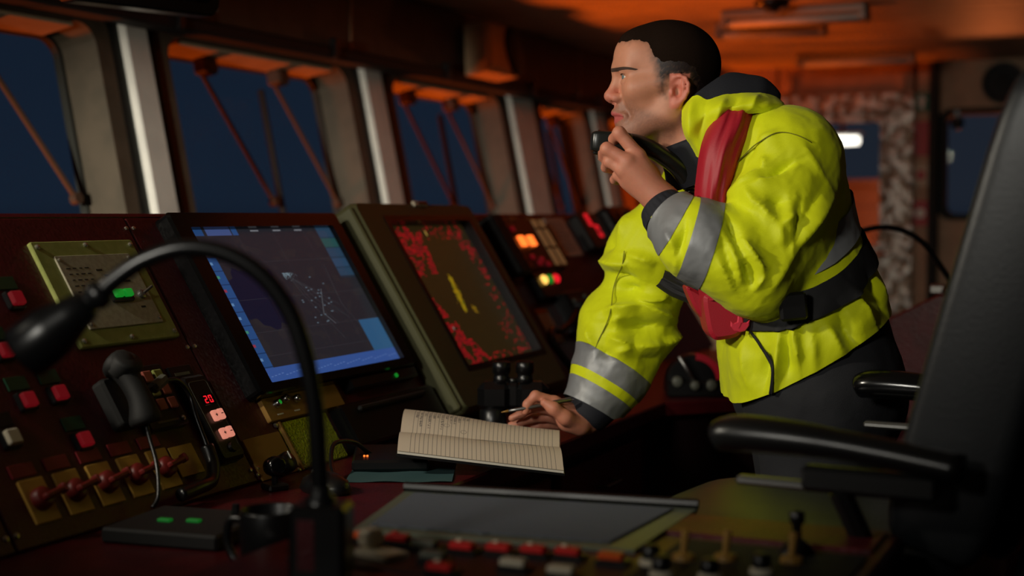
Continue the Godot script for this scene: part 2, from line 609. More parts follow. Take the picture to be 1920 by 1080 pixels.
func make_far_wall() -> void:
	var w := Node3D.new()
	w.name = "wall_far"
	add_child(w)
	structure(w, "brown panelled wall with the weathered door")
	var z := -8.66
	for r in [[-3.2, -2.08, 0.0, 2.2], [-2.1, -1.27, 1.94, 2.2], [-1.3, -1.13, 0.0, 2.2], [-1.13, -0.2, 1.84, 2.2], [-1.13, -0.2, 0.0, 1.24], [-0.2, 2.8, 0.0, 2.2]]:
		obj("wall_board", mb().box(Vector3((r[0] + r[1]) / 2, (r[2] + r[3]) / 2, z), Vector3(r[1] - r[0], r[3] - r[2], 0.12), 0.003), mats.wall_panel, w)
	obj("pillar", mb().box(Vector3(-1.17, 1.06, z + 0.1), Vector3(0.05, 2.12, 0.1), 0.006), mats.rubber_seal, w)
	for x in [-2.02, -1.36]:
		obj("cornice_bracket", mb().box(Vector3(x, 2.02, z + 0.075), Vector3(0.05, 0.09, 0.03), 0.005), mats.wall_panel, w)
	# weathered door with a window in it
	var d := Node3D.new()
	d.name = "door_1"
	add_child(d)
	structure(d, "weathered metal door with a square window")
	d.position = Vector3(-1.69, 0, z + 0.02)
	var out := rrect(0.82, 1.95, 0.03, 3, Vector2(0, 0.985))
	var inn := rrect(0.66, 1.84, 0.03, 3, Vector2(0, 0.95))
	obj("door_frame", mb().ring(out, inn, -0.06, 0.08, 0.012), mats.worn_metal, d)
	obj("door_leaf", mb().ring(rrect(0.66, 1.84, 0.02, 3, Vector2(0, 0.95)), rrect(0.49, 0.74, 0.03, 3, Vector2(-0.03, 1.43)), -0.03, 0.02, 0.004), mats.worn_metal, d)
	obj("window_frame", mb().ring(rrect(0.56, 0.81, 0.05, 3, Vector2(-0.03, 1.43)), rrect(0.48, 0.73, 0.03, 3, Vector2(-0.03, 1.43)), 0.0, 0.04, 0.01), mats.worn_metal, d)
	obj("pane", mb().extrude(rrect(0.49, 0.74, 0.03, 3, Vector2(-0.03, 1.43)), -0.012, -0.004), mats.glass, d)
	obj("door_handle", mb().tube([Vector3(0.26, 1.02, 0.03), Vector3(0.26, 1.02, 0.07), Vector3(0.17, 1.02, 0.075)], 0.011, 8), mats.chrome, d)
	for k in 3:
		obj("hinge", mb(pos(0.345, 0.4 + k * 0.6, 0.06)).lathe([Vector2(0, 0.05), Vector2(0.014, 0.05), Vector2(0.014, -0.05), Vector2(0, -0.05)], 10), mats.worn_metal, d)
	# window to the right of the pillar
	var win := Node3D.new()
	win.name = "window_7"
	add_child(win)
	structure(win, "far window beside the dark pillar")
	win.position = Vector3(-0.67, 1.54, z)
	obj("window_frame", mb().ring(rrect(0.96, 0.64, 0.07, 4), rrect(0.88, 0.57, 0.05, 4), -0.06, 0.075, 0.01), mats.rubber_seal, win)
	obj("pane", mb().extrude(rrect(0.88, 0.57, 0.05, 4), -0.012, -0.004), mats.glass, win)
	var rl := thing("clear_view_motor", Transform3D(Basis(), Vector3(-1.045, 1.775, z + 0.09)), "small dark wiper motor at the corner of the far window", "motor")
	obj("housing", mb(rot(Vector3.RIGHT, 90)).smooth(true).lathe([Vector2(0, 0.02), Vector2(0.03, 0.015), Vector2(0.04, -0.01), Vector2(0.035, -0.03), Vector2(0, -0.03)], 16), mats.black_plastic, rl)
	obj("mount", mb().box(Vector3(0, 0.045, -0.01), Vector3(0.03, 0.06, 0.03), 0.004), mats.black_plastic, rl)
	# round loudspeaker above it
	var sp := thing("wall_loudspeaker", Transform3D(Basis(), Vector3(-0.80, 1.995, z + 0.062)), "round black loudspeaker on the far wall above the window", "loudspeaker")
	obj("rim", mb(rot(Vector3.RIGHT, 90)).smooth(true).lathe([Vector2(0.105, 0.0), Vector2(0.118, 0.008), Vector2(0.112, 0.022), Vector2(0.1, 0.02), Vector2(0.098, 0.004)], 32), mats.black_plastic, sp)
	obj("cone", mb(rot(Vector3.RIGHT, 90)).smooth(true).lathe([Vector2(0.1, 0.016), Vector2(0.05, 0.004), Vector2(0.03, 0.012), Vector2(0, 0.016)], 32), mats.black_matte, sp)
	# signs on the strip between door and pillar
	var ex := thing("exit_sign", Transform3D(Basis(), Vector3(-1.245, 1.9, z + 0.064)), "small green escape sign above the red notices", "sign")
	obj("board", mb().box(Vector3.ZERO, Vector3(0.095, 0.11, 0.006), 0.001), mats.sign_green, ex)
	obj("pictogram", mb().extrude(PackedVector2Array([Vector2(-0.012, -0.035), Vector2(0.012, -0.035), Vector2(0.012, 0.01), Vector2(0.026, 0.01), Vector2(0, 0.04), Vector2(-0.026, 0.01), Vector2(-0.012, 0.01)]), 0.003, 0.005), mats.sign_print, ex)
	var yy := [1.69, 1.48, 1.26]
	for i in 3:
		var s := thing("fire_notice", Transform3D(Basis(), Vector3(-1.245, yy[i], z + 0.064)), ["tall red notice under the green escape sign", "red notice with a round emblem, middle of the three", "lowest red notice beside the door frame"][i], "sign", "red notices beside the door")
		obj("board", mb().box(Vector3.ZERO, Vector3(0.085, [0.2, 0.13, 0.15][i], 0.005), 0.001), mats.sign_red if i != 1 else mats.paint_beige, s)
		obj("emblem", mb(rot(Vector3.RIGHT, 90)).lathe([Vector2(0.028, 0.002), Vector2(0.028, 0.004), Vector2(0, 0.0045)], 20), mats.sign_print if i == 2 else mats.sign_red, s)
	# outside the far door: lit deckhouse and a lamp
	var dh := thing("deckhouse", Transform3D(Basis(), Vector3(-2.0, -1.2, -13.2)), "orange-lit deckhouse outside the far door window", "deckhouse")
	obj("wall", mb().box(Vector3(-0.25, 1.35, 0), Vector3(0.66, 2.7, 1.0), 0.02), mats.deck_orange, dh)
	obj("roof_edge", mb().box(Vector3(-0.25, 2.73, 0.05), Vector3(0.74, 0.06, 1.1), 0.01), mats.deck_orange, dh)
	for k in 4:
		obj("stiffener", mb().box(Vector3(-0.5 + k * 0.17, 1.2, 0.52), Vector3(0.05, 2.4, 0.05), 0.006), mats.deck_orange, dh)
	obj("hatch", mb().box(Vector3(-0.3, 2.4, 0.51), Vector3(0.4, 0.26, 0.05), 0.02), mats.deck_orange, dh)
	var l2 := OmniLight3D.new()
	l2.name = "deckhouse_light"
	add_child(l2)
	l2.position = Vector3(-1.1, 1.1, -11.2)
	l2.light_color = Color(1.0, 0.5, 0.25)
	l2.light_energy = 0.9
	l2.omni_range = 20
	l2.omni_attenuation = 2.0
	l2.light_size = 0.1
	l2.shadow_enabled = true
	structure(obj("trim_1", mb().box(Vector3(-1.6, 2.42, -9.9), Vector3(2.2, 0.06, 2.4), 0.01), mats.paint_white), "canopy over the deck outside the far door")
	var wl := thing("deck_lamp", Transform3D(Basis(), Vector3(-2.06, 1.78, -10.4)), "glowing white tube lamp seen through the far door window", "lamp")
	obj("tube", mb(rot(Vector3.FORWARD, 90)).smooth(true).lathe([Vector2(0, 0.13), Vector2(0.03, 0.12), Vector2(0.034, 0), Vector2(0.03, -0.12), Vector2(0, -0.13)], 16), mats.lit_lamp, wl)
	obj("bracket", mb().box(Vector3(0, 0.05, 0), Vector3(0.3, 0.02, 0.06), 0.004), mats.steel, wl)
	obj("stay", mb().box(Vector3(0, 0.325, -0.02), Vector3(0.03, 0.56, 0.03), 0.004), mats.steel, wl)
	var sea := obj("sea", mb().box(Vector3(-60, -14.5, -60), Vector3(500, 0.2, 500), 0.0), mats.sea)
	structure(sea, "dark sea outside")

func make_ceiling_things() -> void:
	# two unlit tube lights and a dim third one
	var spots := [[-1.42, -6.13, 0.62, 0.0, "pale ceiling tube light nearest above the head"], [-1.62, -6.53, 0.5, 6.0, "slim ceiling tube light beside the pale one"], [-1.5, -7.93, 0.62, 4.0, "dim ceiling tube light nearest the far door"]]
	for s in spots:
		var l := thing("ceiling_light", Transform3D(Basis(Vector3.UP, deg_to_rad(s[3])), Vector3(s[0], 2.128, s[1])), s[4], "light", "ceiling tube lights")
		obj("body", mb().box(Vector3(0, -0.02, 0), Vector3(s[2], 0.04, 0.14), 0.01), mats.lamp_grey, l)
		for k in [-1, 1]:
			obj("tube", mb(rot(Vector3.FORWARD, 90, Vector3(0, -0.055, k * 0.035))).smooth(true).lathe([Vector2(0, s[2] * 0.46), Vector2(0.013, s[2] * 0.46), Vector2(0.013, -s[2] * 0.46), Vector2(0, -s[2] * 0.46)], 12), mats.paint_white, l)
			obj("end_cap", mb().box(Vector3(k * (s[2] / 2 - 0.015), -0.05, 0), Vector3(0.03, 0.035, 0.13), 0.005), mats.lamp_grey, l)
	var dt := thing("smoke_detector", pos(-1.456, 2.13, -5.88), "black round detector on the ceiling above the head", "detector")
	obj("base", mb().smooth(true).lathe([Vector2(0, -0.002), Vector2(0.07, -0.002), Vector2(0.075, -0.012), Vector2(0.065, -0.03), Vector2(0, -0.032)], 24), mats.black_plastic, dt)
	obj("sensor", mb().smooth(true).lathe([Vector2(0, -0.03), Vector2(0.03, -0.03), Vector2(0.026, -0.045), Vector2(0, -0.048)], 20), mats.black_matte, dt)
	# wedge loudspeaker on the soffit
	var sp := thing("soffit_loudspeaker", Transform3D(Basis(Vector3(0, 0, -1), Vector3(-0.17, 0.985, 0), Vector3(0.985, 0.17, 0)), Vector3(-2.735, 1.955, -5.79)), "beige wedge loudspeaker with dark oval grille above the windows", "loudspeaker")
	obj("cabinet", mb().extrude(PackedVector2Array([Vector2(-0.19, -0.11), Vector2(0.14, -0.11), Vector2(0.19, -0.06), Vector2(0.19, 0.09), Vector2(0.14, 0.12), Vector2(-0.13, 0.12)]), 0.0, 0.12, 0.02), mats.speaker_beige, sp)
	obj("grille", mb(Transform3D(Basis().scaled(Vector3(1.0, 1.25, 1)), Vector3(0.09, 0.0, 0.115)) * rot(Vector3.RIGHT, 90)).smooth(true).lathe([Vector2(0.088, 0.0), Vector2(0.088, 0.012), Vector2(0.07, 0.02), Vector2(0, 0.022)], 28), mats.black_matte, sp)
	obj("bracket", mb().box(Vector3(0, 0, -0.012), Vector3(0.1, 0.16, 0.02), 0.004), mats.black_plastic, sp)
	# dark hanging frame cut by the top edge
	var hg := thing("overhead_display", Transform3D(Basis(Vector3.UP, deg_to_rad(70)), Vector3(-2.25, 1.955, -2.84)), "black overhead display hanging above the front windows", "display")
	obj("case", mb().ring(rrect(0.42, 0.42, 0.03, 4), rrect(0.36, 0.36, 0.015, 4), -0.03, 0.03, 0.006), mats.black_plastic, hg)
	obj("screen", mb().box(Vector3(0, 0, -0.01), Vector3(0.37, 0.37, 0.02), 0.001), mats.black_gloss, hg)
	obj("hanger", mb().box(Vector3(0, 0.2, -0.03), Vector3(0.05, 0.08, 0.03), 0.004), mats.black_plastic, hg)

# ---------------------------------------------------------------- pictures on screens and paper
func line_px(im: Image, a: Vector2, b: Vector2, c: Color, w := 1) -> void:
	var n := int(max(absf(b.x - a.x), absf(b.y - a.y))) + 1
	for i in n + 1:
		var p := a.lerp(b, float(i) / n)
		im.fill_rect(Rect2i(int(p.x), int(p.y), w, w), c)

func chart_picture() -> ImageTexture:
	var w := 825
	var h := 543
	var im := Image.create(w, h, false, Image.FORMAT_RGB8)
	im.fill(rgb(34, 34, 40))
	var f := FastNoiseLite.new()
	f.seed = 12
	f.frequency = 0.008
	for y in h:
		for x in w:
			var d := Vector2((x - 190.0) / 150.0, (y - 250.0) / 105.0).length() + f.get_noise_2d(x, y) * 0.5
			if d < 1.0:
				im.set_pixel(x, y, rgb(14, 20, 40))
			elif f.get_noise_2d(x + 900.0, y * 1.5) > 0.28:
				im.set_pixel(x, y, rgb(38, 37, 41))
	var grid := rgb(54, 54, 60)
	for k in [0.23, 0.47, 0.68, 0.83]:
		line_px(im, Vector2(0, h * (k + 0.0)), Vector2(w, h * k), grid)
	for k in [0.3, 0.55, 0.78]:
		line_px(im, Vector2(w * k, 0), Vector2(w * k, h), grid)
	# tracks and soundings
	var rng := RandomNumberGenerator.new()
	rng.seed = 7
	var hub := Vector2(400, 170)
	for k in 6:
		var p := hub
		var dir := Vector2(0.6 + 0.2 * k, 1.0).normalized()
		for s in 9:
			var q := p + dir.rotated(rng.randf_range(-0.25, 0.25)) * rng.randf_range(18, 44)
			line_px(im, p, q, rgb(74, 80, 84))
			p = q
	line_px(im, Vector2(560, 240), Vector2(500, 330), rgb(104, 110, 116), 2)
	line_px(im, Vector2(500, 330), Vector2(540, 370), rgb(104, 110, 116), 2)
	line_px(im, Vector2(660, 150), Vector2(640, 300), rgb(72, 78, 82))
	line_px(im, Vector2(640, 300), Vector2(700, 420), rgb(72, 78, 82))
	for k in 170:
		var p := hub + Vector2(absf(rng.randfn(0, 26)), absf(rng.randfn(0, 9)))
		im.fill_rect(Rect2i(int(p.x) - 18, int(p.y), 3, 2), rgb(108, 128, 138))
	for k in 26:
		var p := hub + Vector2(rng.randf_range(10, 200), rng.randf_range(10, 190))
		im.fill_rect(Rect2i(int(p.x), int(p.y), 10, 4), rgb(88, 104, 116))
	# menus round the chart
	im.fill_rect(Rect2i(0, 0, 74, 24), rgb(34, 66, 112))
	im.fill_rect(Rect2i(90, 0, 130, 24), rgb(62, 78, 124))
	im.fill_rect(Rect2i(226, 0, 30, 24), rgb(40, 72, 120))
	for k in 3:
		im.fill_rect(Rect2i(330 + 130 * k, 6, 46, 5), rgb(120, 122, 128))
	im.fill_rect(Rect2i(0, 100, 74, h - 100), rgb(36, 72, 122))
	for k in 9:
		im.fill_rect(Rect2i(0, 100 + k * 48, 74, 3), rgb(22, 46, 84))
		im.fill_rect(Rect2i(28, 118 + k * 48, 14, 10), [rgb(90, 128, 170), rgb(60, 130, 110), rgb(140, 50, 70), rgb(90, 128, 170)][k % 4])
	im.fill_rect(Rect2i(728, 0, 97, 196), rgb(38, 62, 84))
	im.fill_rect(Rect2i(728, 44, 97, 40), rgb(36, 74, 74))
	im.fill_rect(Rect2i(728, 128, 97, 34), rgb(40, 66, 92))
	for k in 5:
		im.fill_rect(Rect2i(728, 40 + k * 40, 97, 3), rgb(26, 44, 60))
	im.fill_rect(Rect2i(0, h - 54, w, 54), rgb(50, 80, 142))
	for k in 40:
		im.fill_rect(Rect2i(20 + k * 20, h - 34 + (k * 7) % 9, 11, 3), rgb(84, 112, 168))
	im.fill_rect(Rect2i(688, 370, 137, 120), rgb(42, 84, 120))
	return ImageTexture.create_from_image(im)

func radar_picture() -> ImageTexture:
	var w := 460
	var h := 418
	var im := Image.create(w, h, false, Image.FORMAT_RGB8)
	im.fill(rgb(34, 25, 9))
	var f := FastNoiseLite.new()
	f.seed = 77
	f.frequency = 0.02
	f.fractal_octaves = 3
	var rng := RandomNumberGenerator.new()
	rng.seed = 3
	for gy in range(4, h - 4, 6):
		for gx in range(4, w - 4, 7):
			var x := float(gx) / w
			var y := float(gy) / h
			var n := f.get_noise_2d(gx, gy * 1.3)
			var dens := 0.0
			if x < 0.42 - y * 0.2 and y < 0.34:
				dens = 0.95
			if x < 0.2 and y > 0.3 and y < 0.36 and x > 0.1:
				dens = 0.8
			if y > 0.45 and x < (y - 0.3) * 0.62 and x > 0.01:
				dens = 0.95
			if y < 0.1 and x > 0.45:
				dens = 0.28
			if x > 0.72 + y * 0.5 and y < 0.42:
				dens = 0.5
			if x > 0.86 and y > 0.45 and y < 0.72:
				dens = 0.2
			if x > 0.74 and y > 0.74:
				dens = 0.5 * (x - 0.4)
			if y > 0.92 and x < 0.7:
				dens = maxf(dens, 0.3)
			if rng.randf() < dens and n > -0.12:
				im.fill_rect(Rect2i(gx, gy, 5 + rng.randi() % 2, 4), rgb(112 + rng.randf_range(0, 76), 6, 24))
			elif rng.randf() < 0.008:
				im.fill_rect(Rect2i(gx, gy, 3, 3), rgb(70, 50, 10))
	for k in 420:
		var t := rng.randf()
		var p := Vector2(lerpf(0.47, 0.44, t) * w + rng.randfn(0, 3.0 + 5.0 * sin(t * PI)), lerpf(0.37, 0.62, t) * h + rng.randfn(0, 3))
		im.fill_rect(Rect2i(int(p.x), int(p.y), 3, 3), rgb(150, 116, 12) if rng.randf() < 0.8 else rgb(90, 110, 20))
	for k in 60:
		var p := Vector2(0.56 * w + rng.randfn(0, 5), 0.62 * h + rng.randfn(0, 7))
		im.fill_rect(Rect2i(int(p.x), int(p.y), 2, 3), rgb(130, 100, 16))
	im.fill_rect(Rect2i(int(0.47 * w), int(0.04 * h), 7, 16), rgb(150, 130, 60))
	im.fill_rect(Rect2i(int(0.18 * w), int(0.72 * h), 6, 8), rgb(120, 110, 100))
	line_px(im, Vector2(0.47 * w, 0.6 * h), Vector2(0.58 * w, 0.95 * h), rgb(52, 38, 12))
	return ImageTexture.create_from_image(im)

func page_picture(written: bool) -> ImageTexture:
	var w := 600
	var h := 420
	var im := Image.create(w, h, false, Image.FORMAT_RGB8)
	im.fill(rgb(200, 184, 164))
	for k in 34:
		im.fill_rect(Rect2i(44 + k * 16, 0, 2, h), rgb(126, 118, 112))
	if written:
		# handwriting: small strokes running up the page along the rules
		var rng := RandomNumberGenerator.new()
		rng.seed = 19
		for k in 13:
			var x := 50 + k * 16
			var y := 60.0 + rng.randf_range(0, 30)
			var stop := 200.0 + rng.randf_range(-40, 150)
			if k > 6:
				stop = 190.0 + rng.randf_range(-40, 60)
			while y < stop:
				var l := rng.randf_range(5, 12)
				line_px(im, Vector2(x + rng.randf_range(0, 4), y), Vector2(x + rng.randf_range(4, 12), y + l * 0.5), rgb(58, 56, 64), 2)
				line_px(im, Vector2(x + rng.randf_range(4, 12), y + l * 0.4), Vector2(x + rng.randf_range(0, 6), y + l), rgb(58, 56, 64), 2)
				y += l + (14.0 if rng.randf() < 0.2 else 1.0)
		for c in [Vector2(236, 350), Vector2(170, 290)]:
			for a in 40:
				var p: Vector2 = c + Vector2(cos(a * 0.157) * 11, sin(a * 0.157) * 20)
				im.fill_rect(Rect2i(int(p.x), int(p.y), 2, 2), rgb(70, 68, 74))
	return ImageTexture.create_from_image(im)

func picture_mat(key: String, tex: Texture2D, emits: bool, energy := 1.0) -> StandardMaterial3D:
	var m := mk(key, Color.WHITE, 0.85)
	if emits:
		m.albedo_color = Color(0.02, 0.02, 0.02)
		m.roughness = 0.35
		m.emission_enabled = true
		m.emission = Color.BLACK
		m.emission_operator = BaseMaterial3D.EMISSION_OP_ADD
		m.emission_texture = tex
		m.emission_energy_multiplier = energy
	else:
		m.albedo_texture = tex
	return m

func screen_quad(called: String, w: float, h: float, z: float, m: Material, parent: Node, c := Vector2.ZERO) -> MeshInstance3D:
	var q := QuadMesh.new()
	q.size = Vector2(w, h)
	var o := inst(called, q, m, parent)
	o.position = Vector3(c.x, c.y, z)
	return o

# ---------------------------------------------------------------- the bridge console
func screw(parent: Node, x: float, y: float, z: float, r := 0.005) -> void:
	obj("screw", mb(rot(Vector3.RIGHT, 90, Vector3(x, y, z))).lathe([Vector2(r, 0), Vector2(r, r * 0.5), Vector2(r * 0.6, r * 0.9), Vector2(0, r)], 10), mats.screw, parent)

func make_console() -> void:
	var c := thing("bridge_console", Transform3D(), "long dark red bridge console under the front windows", "console")
	var seams := [0.4, 1.0, 1.62, 2.247, 3.0, 3.76, 4.5, 5.3]
	for i in seams.size() - 1:
		var a: float = seams[i]
		var b: float = seams[i + 1]
		var t := on_panel((a + b) / 2, 0.296)
		var p := obj("face_panel", mb(t).box(Vector3(0, 0, -0.02), Vector3(b - a - 0.003, 0.58, 0.04), 0.003), mats.console_red, c)
		for sx in [-1, 1]:
			for sy in [-1, 0, 1]:
				obj("screw", mb(t * rot(Vector3.RIGHT, 90, Vector3(sx * ((b - a) / 2 - 0.011), sy * 0.265, 0.0))).lathe([Vector2(0.0045, 0), Vector2(0.004, 0.003), Vector2(0, 0.004)], 8), mats.screw, p)
	obj("face_backing", mb(on_panel(2.85, 0.296)).box(Vector3(0, 0, -0.05), Vector3(4.9, 0.575, 0.02), 0.0), mats.console_dark, c)
	obj("top_rail", mb().box(Vector3(-1.905, 1.235, -2.85), Vector3(0.15, 0.035, 4.9), 0.006), mats.console_red, c)
	obj("back_panel", mb().box(Vector3(-1.95, 0.62, -2.85), Vector3(0.03, 1.22, 4.88), 0.004), mats.console_dark, c)
	# desk with a diagonal return at its far end
	var desk := PackedVector2Array([Vector2(-1.56, -0.4), Vector2(-1.165, -0.4), Vector2(-1.185, -3.66), Vector2(-0.78, -4.07), Vector2(-0.78, -5.2), Vector2(-1.56, -5.2)])
	var flip := PackedVector2Array()
	for q in desk:
		flip.append(Vector2(q.x, -q.y))
	var lay := Transform3D(Basis(Vector3(1, 0, 0), Vector3(0, 0, -1), Vector3(0, 1, 0)), Vector3.ZERO)
	obj("desk_top", mb(lay).extrude(flip, 0.715, 0.75, 0.004), mats.desk_red, c)
	var low := PackedVector2Array()
	for q in [Vector2(-1.93, 0.4), Vector2(-1.22, 0.4), Vector2(-1.24, 3.69), Vector2(-0.84, 4.1), Vector2(-0.84, 5.18), Vector2(-1.93, 5.18)]:
		low.append(q)
	obj("front_panel", mb(lay).extrude(low, 0.0, 0.714, 0.0), mats.console_dark, c)
	for k in 4:
		var z := -1.4 - k * 0.62
		var dr := obj("cupboard_door", mb().box(Vector3(-1.217, 0.38, z), Vector3(0.02, 0.58, 0.56), 0.004), mats.console_red, c)
		obj("handle", mb().tube([Vector3(-1.205, 0.6, z - 0.05), Vector3(-1.185, 0.6, z - 0.05), Vector3(-1.185, 0.6, z + 0.05), Vector3(-1.205, 0.6, z + 0.05)], 0.005, 6), mats.steel, dr)

	# green plate with its inset panel
	var g := thing("signal_plate", on_panel(2.0865, 0.167), "olive green plate with cream inset panel and green button", "panel")
	obj("plate", mb().extrude(rrect(0.274, 0.214, 0.004, 2), 0.0, 0.008, 0.002), mats.plate_green, g)
	obj("inset", mb().extrude(rrect(0.203, 0.15, 0.003, 2, Vector2(0.004, 0)), 0.008, 0.011, 0.001), mats.plate_cream, g)
	for q in [[-0.125, 0.095], [0.0, 0.097], [0.125, 0.095], [-0.125, -0.095], [0.0, -0.097], [0.125, -0.095]]:
		screw(g, q[0], q[1], 0.008)
	for q in [[-0.09, 0.066], [0.098, 0.066], [-0.09, -0.066], [0.098, -0.066]]:
		screw(g, q[0], q[1], 0.011, 0.0035)
	obj("button_base", mb().box(Vector3(0.021, -0.016, 0.014), Vector3(0.058, 0.022, 0.008), 0.002), mats.black_plastic, g)
	for k in [-1, 1]:
		obj("button", mb().box(Vector3(0.021 + k * 0.013, -0.013, 0.02), Vector3(0.022, 0.015, 0.01), 0.002), mats.lit_green, g)
	obj("key_switch", mb(rot(Vector3.RIGHT, 90, Vector3(0.08, -0.015, 0.011))).lathe([Vector2(0.009, 0), Vector2(0.009, 0.006), Vector2(0.006, 0.008), Vector2(0, 0.008)], 16), mats.steel, g)
	obj("toggle", mb().tube([Vector3(0.08, -0.015, 0.018), Vector3(0.096, -0.008, 0.03)], 0.003, 8), mats.chrome, g)
	for r in 5:
		for k in 4:
			obj("print_line", mb().box(Vector3(-0.078 + k * 0.016, 0.048 - r * 0.012, 0.0112), Vector3(0.011 - 0.002 * ((k + r) % 3), 0.0022, 0.0004), 0.0), mats.print_dark, g)
	for q in [[0.022, 0.03, 0.03], [0.06, 0.016, 0.02], [0.0, 0.042, 0.016], [0.07, -0.04, 0.012]]:
		obj("print_line", mb().box(Vector3(q[0], q[1], 0.0112), Vector3(q[2], 0.004, 0.0004), 0.0), mats.print_dark, g)

	make_displays()
	make_instruments()

func make_displays() -> void:
	# chart display
	var d := thing("chart_display", on_panel(2.655, 0.222, 0.0), "black wide chart display with blue menu bars", "display")
	obj("bezel", mb().ring(rrect(0.645, 0.418, 0.012, 3), rrect(0.548, 0.36, 0.003, 3, Vector2(0.004, -0.009)), 0.0, 0.036, 0.006), mats.black_gloss, d)
	obj("backing", mb().box(Vector3(0, 0, 0.012), Vector3(0.6, 0.39, 0.02), 0.0), mats.black_matte, d)
	screen_quad("screen", 0.55, 0.362, 0.0245, picture_mat("chart", chart_picture(), true, 0.85), d, Vector2(0.004, -0.009))
	obj("lower_lip", mb().box(Vector3(0.17, -0.222, 0.012), Vector3(0.3, 0.028, 0.03), 0.004), mats.black_plastic, d)
	obj("power_light", mb(rot(Vector3.RIGHT, 90, Vector3(0.215, -0.225, 0.027))).lathe([Vector2(0.005, 0), Vector2(0.005, 0.004), Vector2(0, 0.006)], 10), mats.lit_green, d)
	# amber strip with knobs under the display
	var k := thing("dimmer_strip", on_panel(2.50, 0.456), "amber strip with three small knobs below the chart display", "panel")
	obj("plate", mb().extrude(rrect(0.28, 0.05, 0.003, 2), 0.0, 0.01, 0.001), mats.amber_plate, k)
	for q in [[-0.1, 0.007], [-0.066, 0.013], [-0.028, 0.009]]:
		var kn := obj("knob", mb(rot(Vector3.RIGHT, 90, Vector3(q[0], q[1], 0.01))).smooth(true).lathe([Vector2(0.009, 0), Vector2(0.008, 0.01), Vector2(0.006, 0.013), Vector2(0, 0.013)], 16), mats.chrome, k)
		obj("cap", mb(rot(Vector3.RIGHT, 90, Vector3(q[0], q[1], 0.023))).lathe([Vector2(0.005, 0), Vector2(0, 0.002)], 12), mats.lit_green if q[0] < -0.09 else mats.black_plastic, kn)
	for q in [-0.1, -0.04]:
		obj("print_line", mb().box(Vector3(q, -0.014, 0.0105), Vector3(0.02, 0.003, 0.0005), 0.0), mats.sign_print, k)
	# lime cover below it, and a black drawer
	var l := thing("lime_cover", on_panel(2.472, 0.538), "crinkled lime plastic cover held by two screws", "cover")
	obj("sheet", mb().extrude(rrect(0.176, 0.104, 0.003, 2), 0.0, 0.006, 0.002), mats.plastic_lime, l)
	for q in [[-0.094, 0.05], [-0.094, -0.05]]:
		screw(l, q[0], q[1], 0.001, 0.006)
	obj("edge_strip", mb().box(Vector3(-0.086, 0, 0.005), Vector3(0.006, 0.108, 0.008), 0.001), mats.amber_plate, l)
	var a := thing("amber_plate", on_panel(2.315, 0.545), "plain amber metal plate with a black knob below the chart display", "panel")
	obj("plate", mb().extrude(rrect(0.124, 0.088, 0.003, 2), 0.0, 0.003, 0.001), mats.amber_plate, a)
	var kb := obj("knob", mb(rot(Vector3.RIGHT, 90, Vector3(-0.012, -0.03, 0.003))).smooth(true).lathe([Vector2(0.017, 0), Vector2(0.016, 0.02), Vector2(0.021, 0.022), Vector2(0.02, 0.04), Vector2(0.014, 0.044), Vector2(0, 0.044)], 20), mats.black_plastic, a)
	obj("pointer", mb().box(Vector3(-0.012, -0.02, 0.048), Vector3(0.003, 0.016, 0.002), 0.0005), mats.sign_print, kb)
	screw(a, -0.07, -0.03, 0.003, 0.004)
	var dr := thing("keyboard_drawer", on_panel(2.79, 0.535), "black keyboard drawer below the chart display", "drawer")
	obj("front", mb().extrude(rrect(0.42, 0.1, 0.008, 3), 0.0, 0.03, 0.006), mats.black_plastic, dr)
	obj("grip", mb().box(Vector3(0, 0.03, 0.034), Vector3(0.3, 0.012, 0.012), 0.004), mats.black_matte, dr)
	# radar display
	var r := thing("radar_display", on_panel(3.36, 0.29), "olive grey radar display with red speckled screen", "display")
	obj("bezel", mb().ring(rrect(0.66, 0.585, 0.02, 4), rrect(0.46, 0.418, 0.004, 4, Vector2(0.035, 0.027)), 0.0, 0.06, 0.014), mats.olive_plastic, r)
	obj("inner_bezel", mb().ring(rrect(0.5, 0.452, 0.012, 4, Vector2(0.035, 0.027)), rrect(0.458, 0.416, 0.004, 4, Vector2(0.035, 0.027)), 0.02, 0.0615, 0.003), mats.black_plastic, r)
	obj("backing", mb().box(Vector3(0.035, 0.027, 0.02), Vector3(0.47, 0.43, 0.02), 0.0), mats.black_matte, r)
	screen_quad("screen", 0.46, 0.418, 0.034, picture_mat("radar", radar_picture(), true, 1.0), r, Vector2(0.035, 0.027))
	var cl := obj("latch", mb().box(Vector3(0.02, 0.286, 0.061), Vector3(0.075, 0.016, 0.01), 0.003), mats.cap_white, r)
	obj("slot", mb().box(Vector3(0.03, 0.286, 0.0665), Vector3(0.05, 0.01, 0.002), 0.0005), mats.black_plastic, cl)
	obj("side_rail", mb().box(Vector3(-0.332, 0.0, 0.03), Vector3(0.014, 0.56, 0.05), 0.006), mats.olive_plastic, r)

func lit_key(parent: Node, x: float, y: float, z: float, w: float, h: float, m: Material, called := "button") -> MeshInstance3D:
	return obj(called, mb().box(Vector3(x, y, z + 0.004), Vector3(w, h, 0.008), 0.002), m, parent)

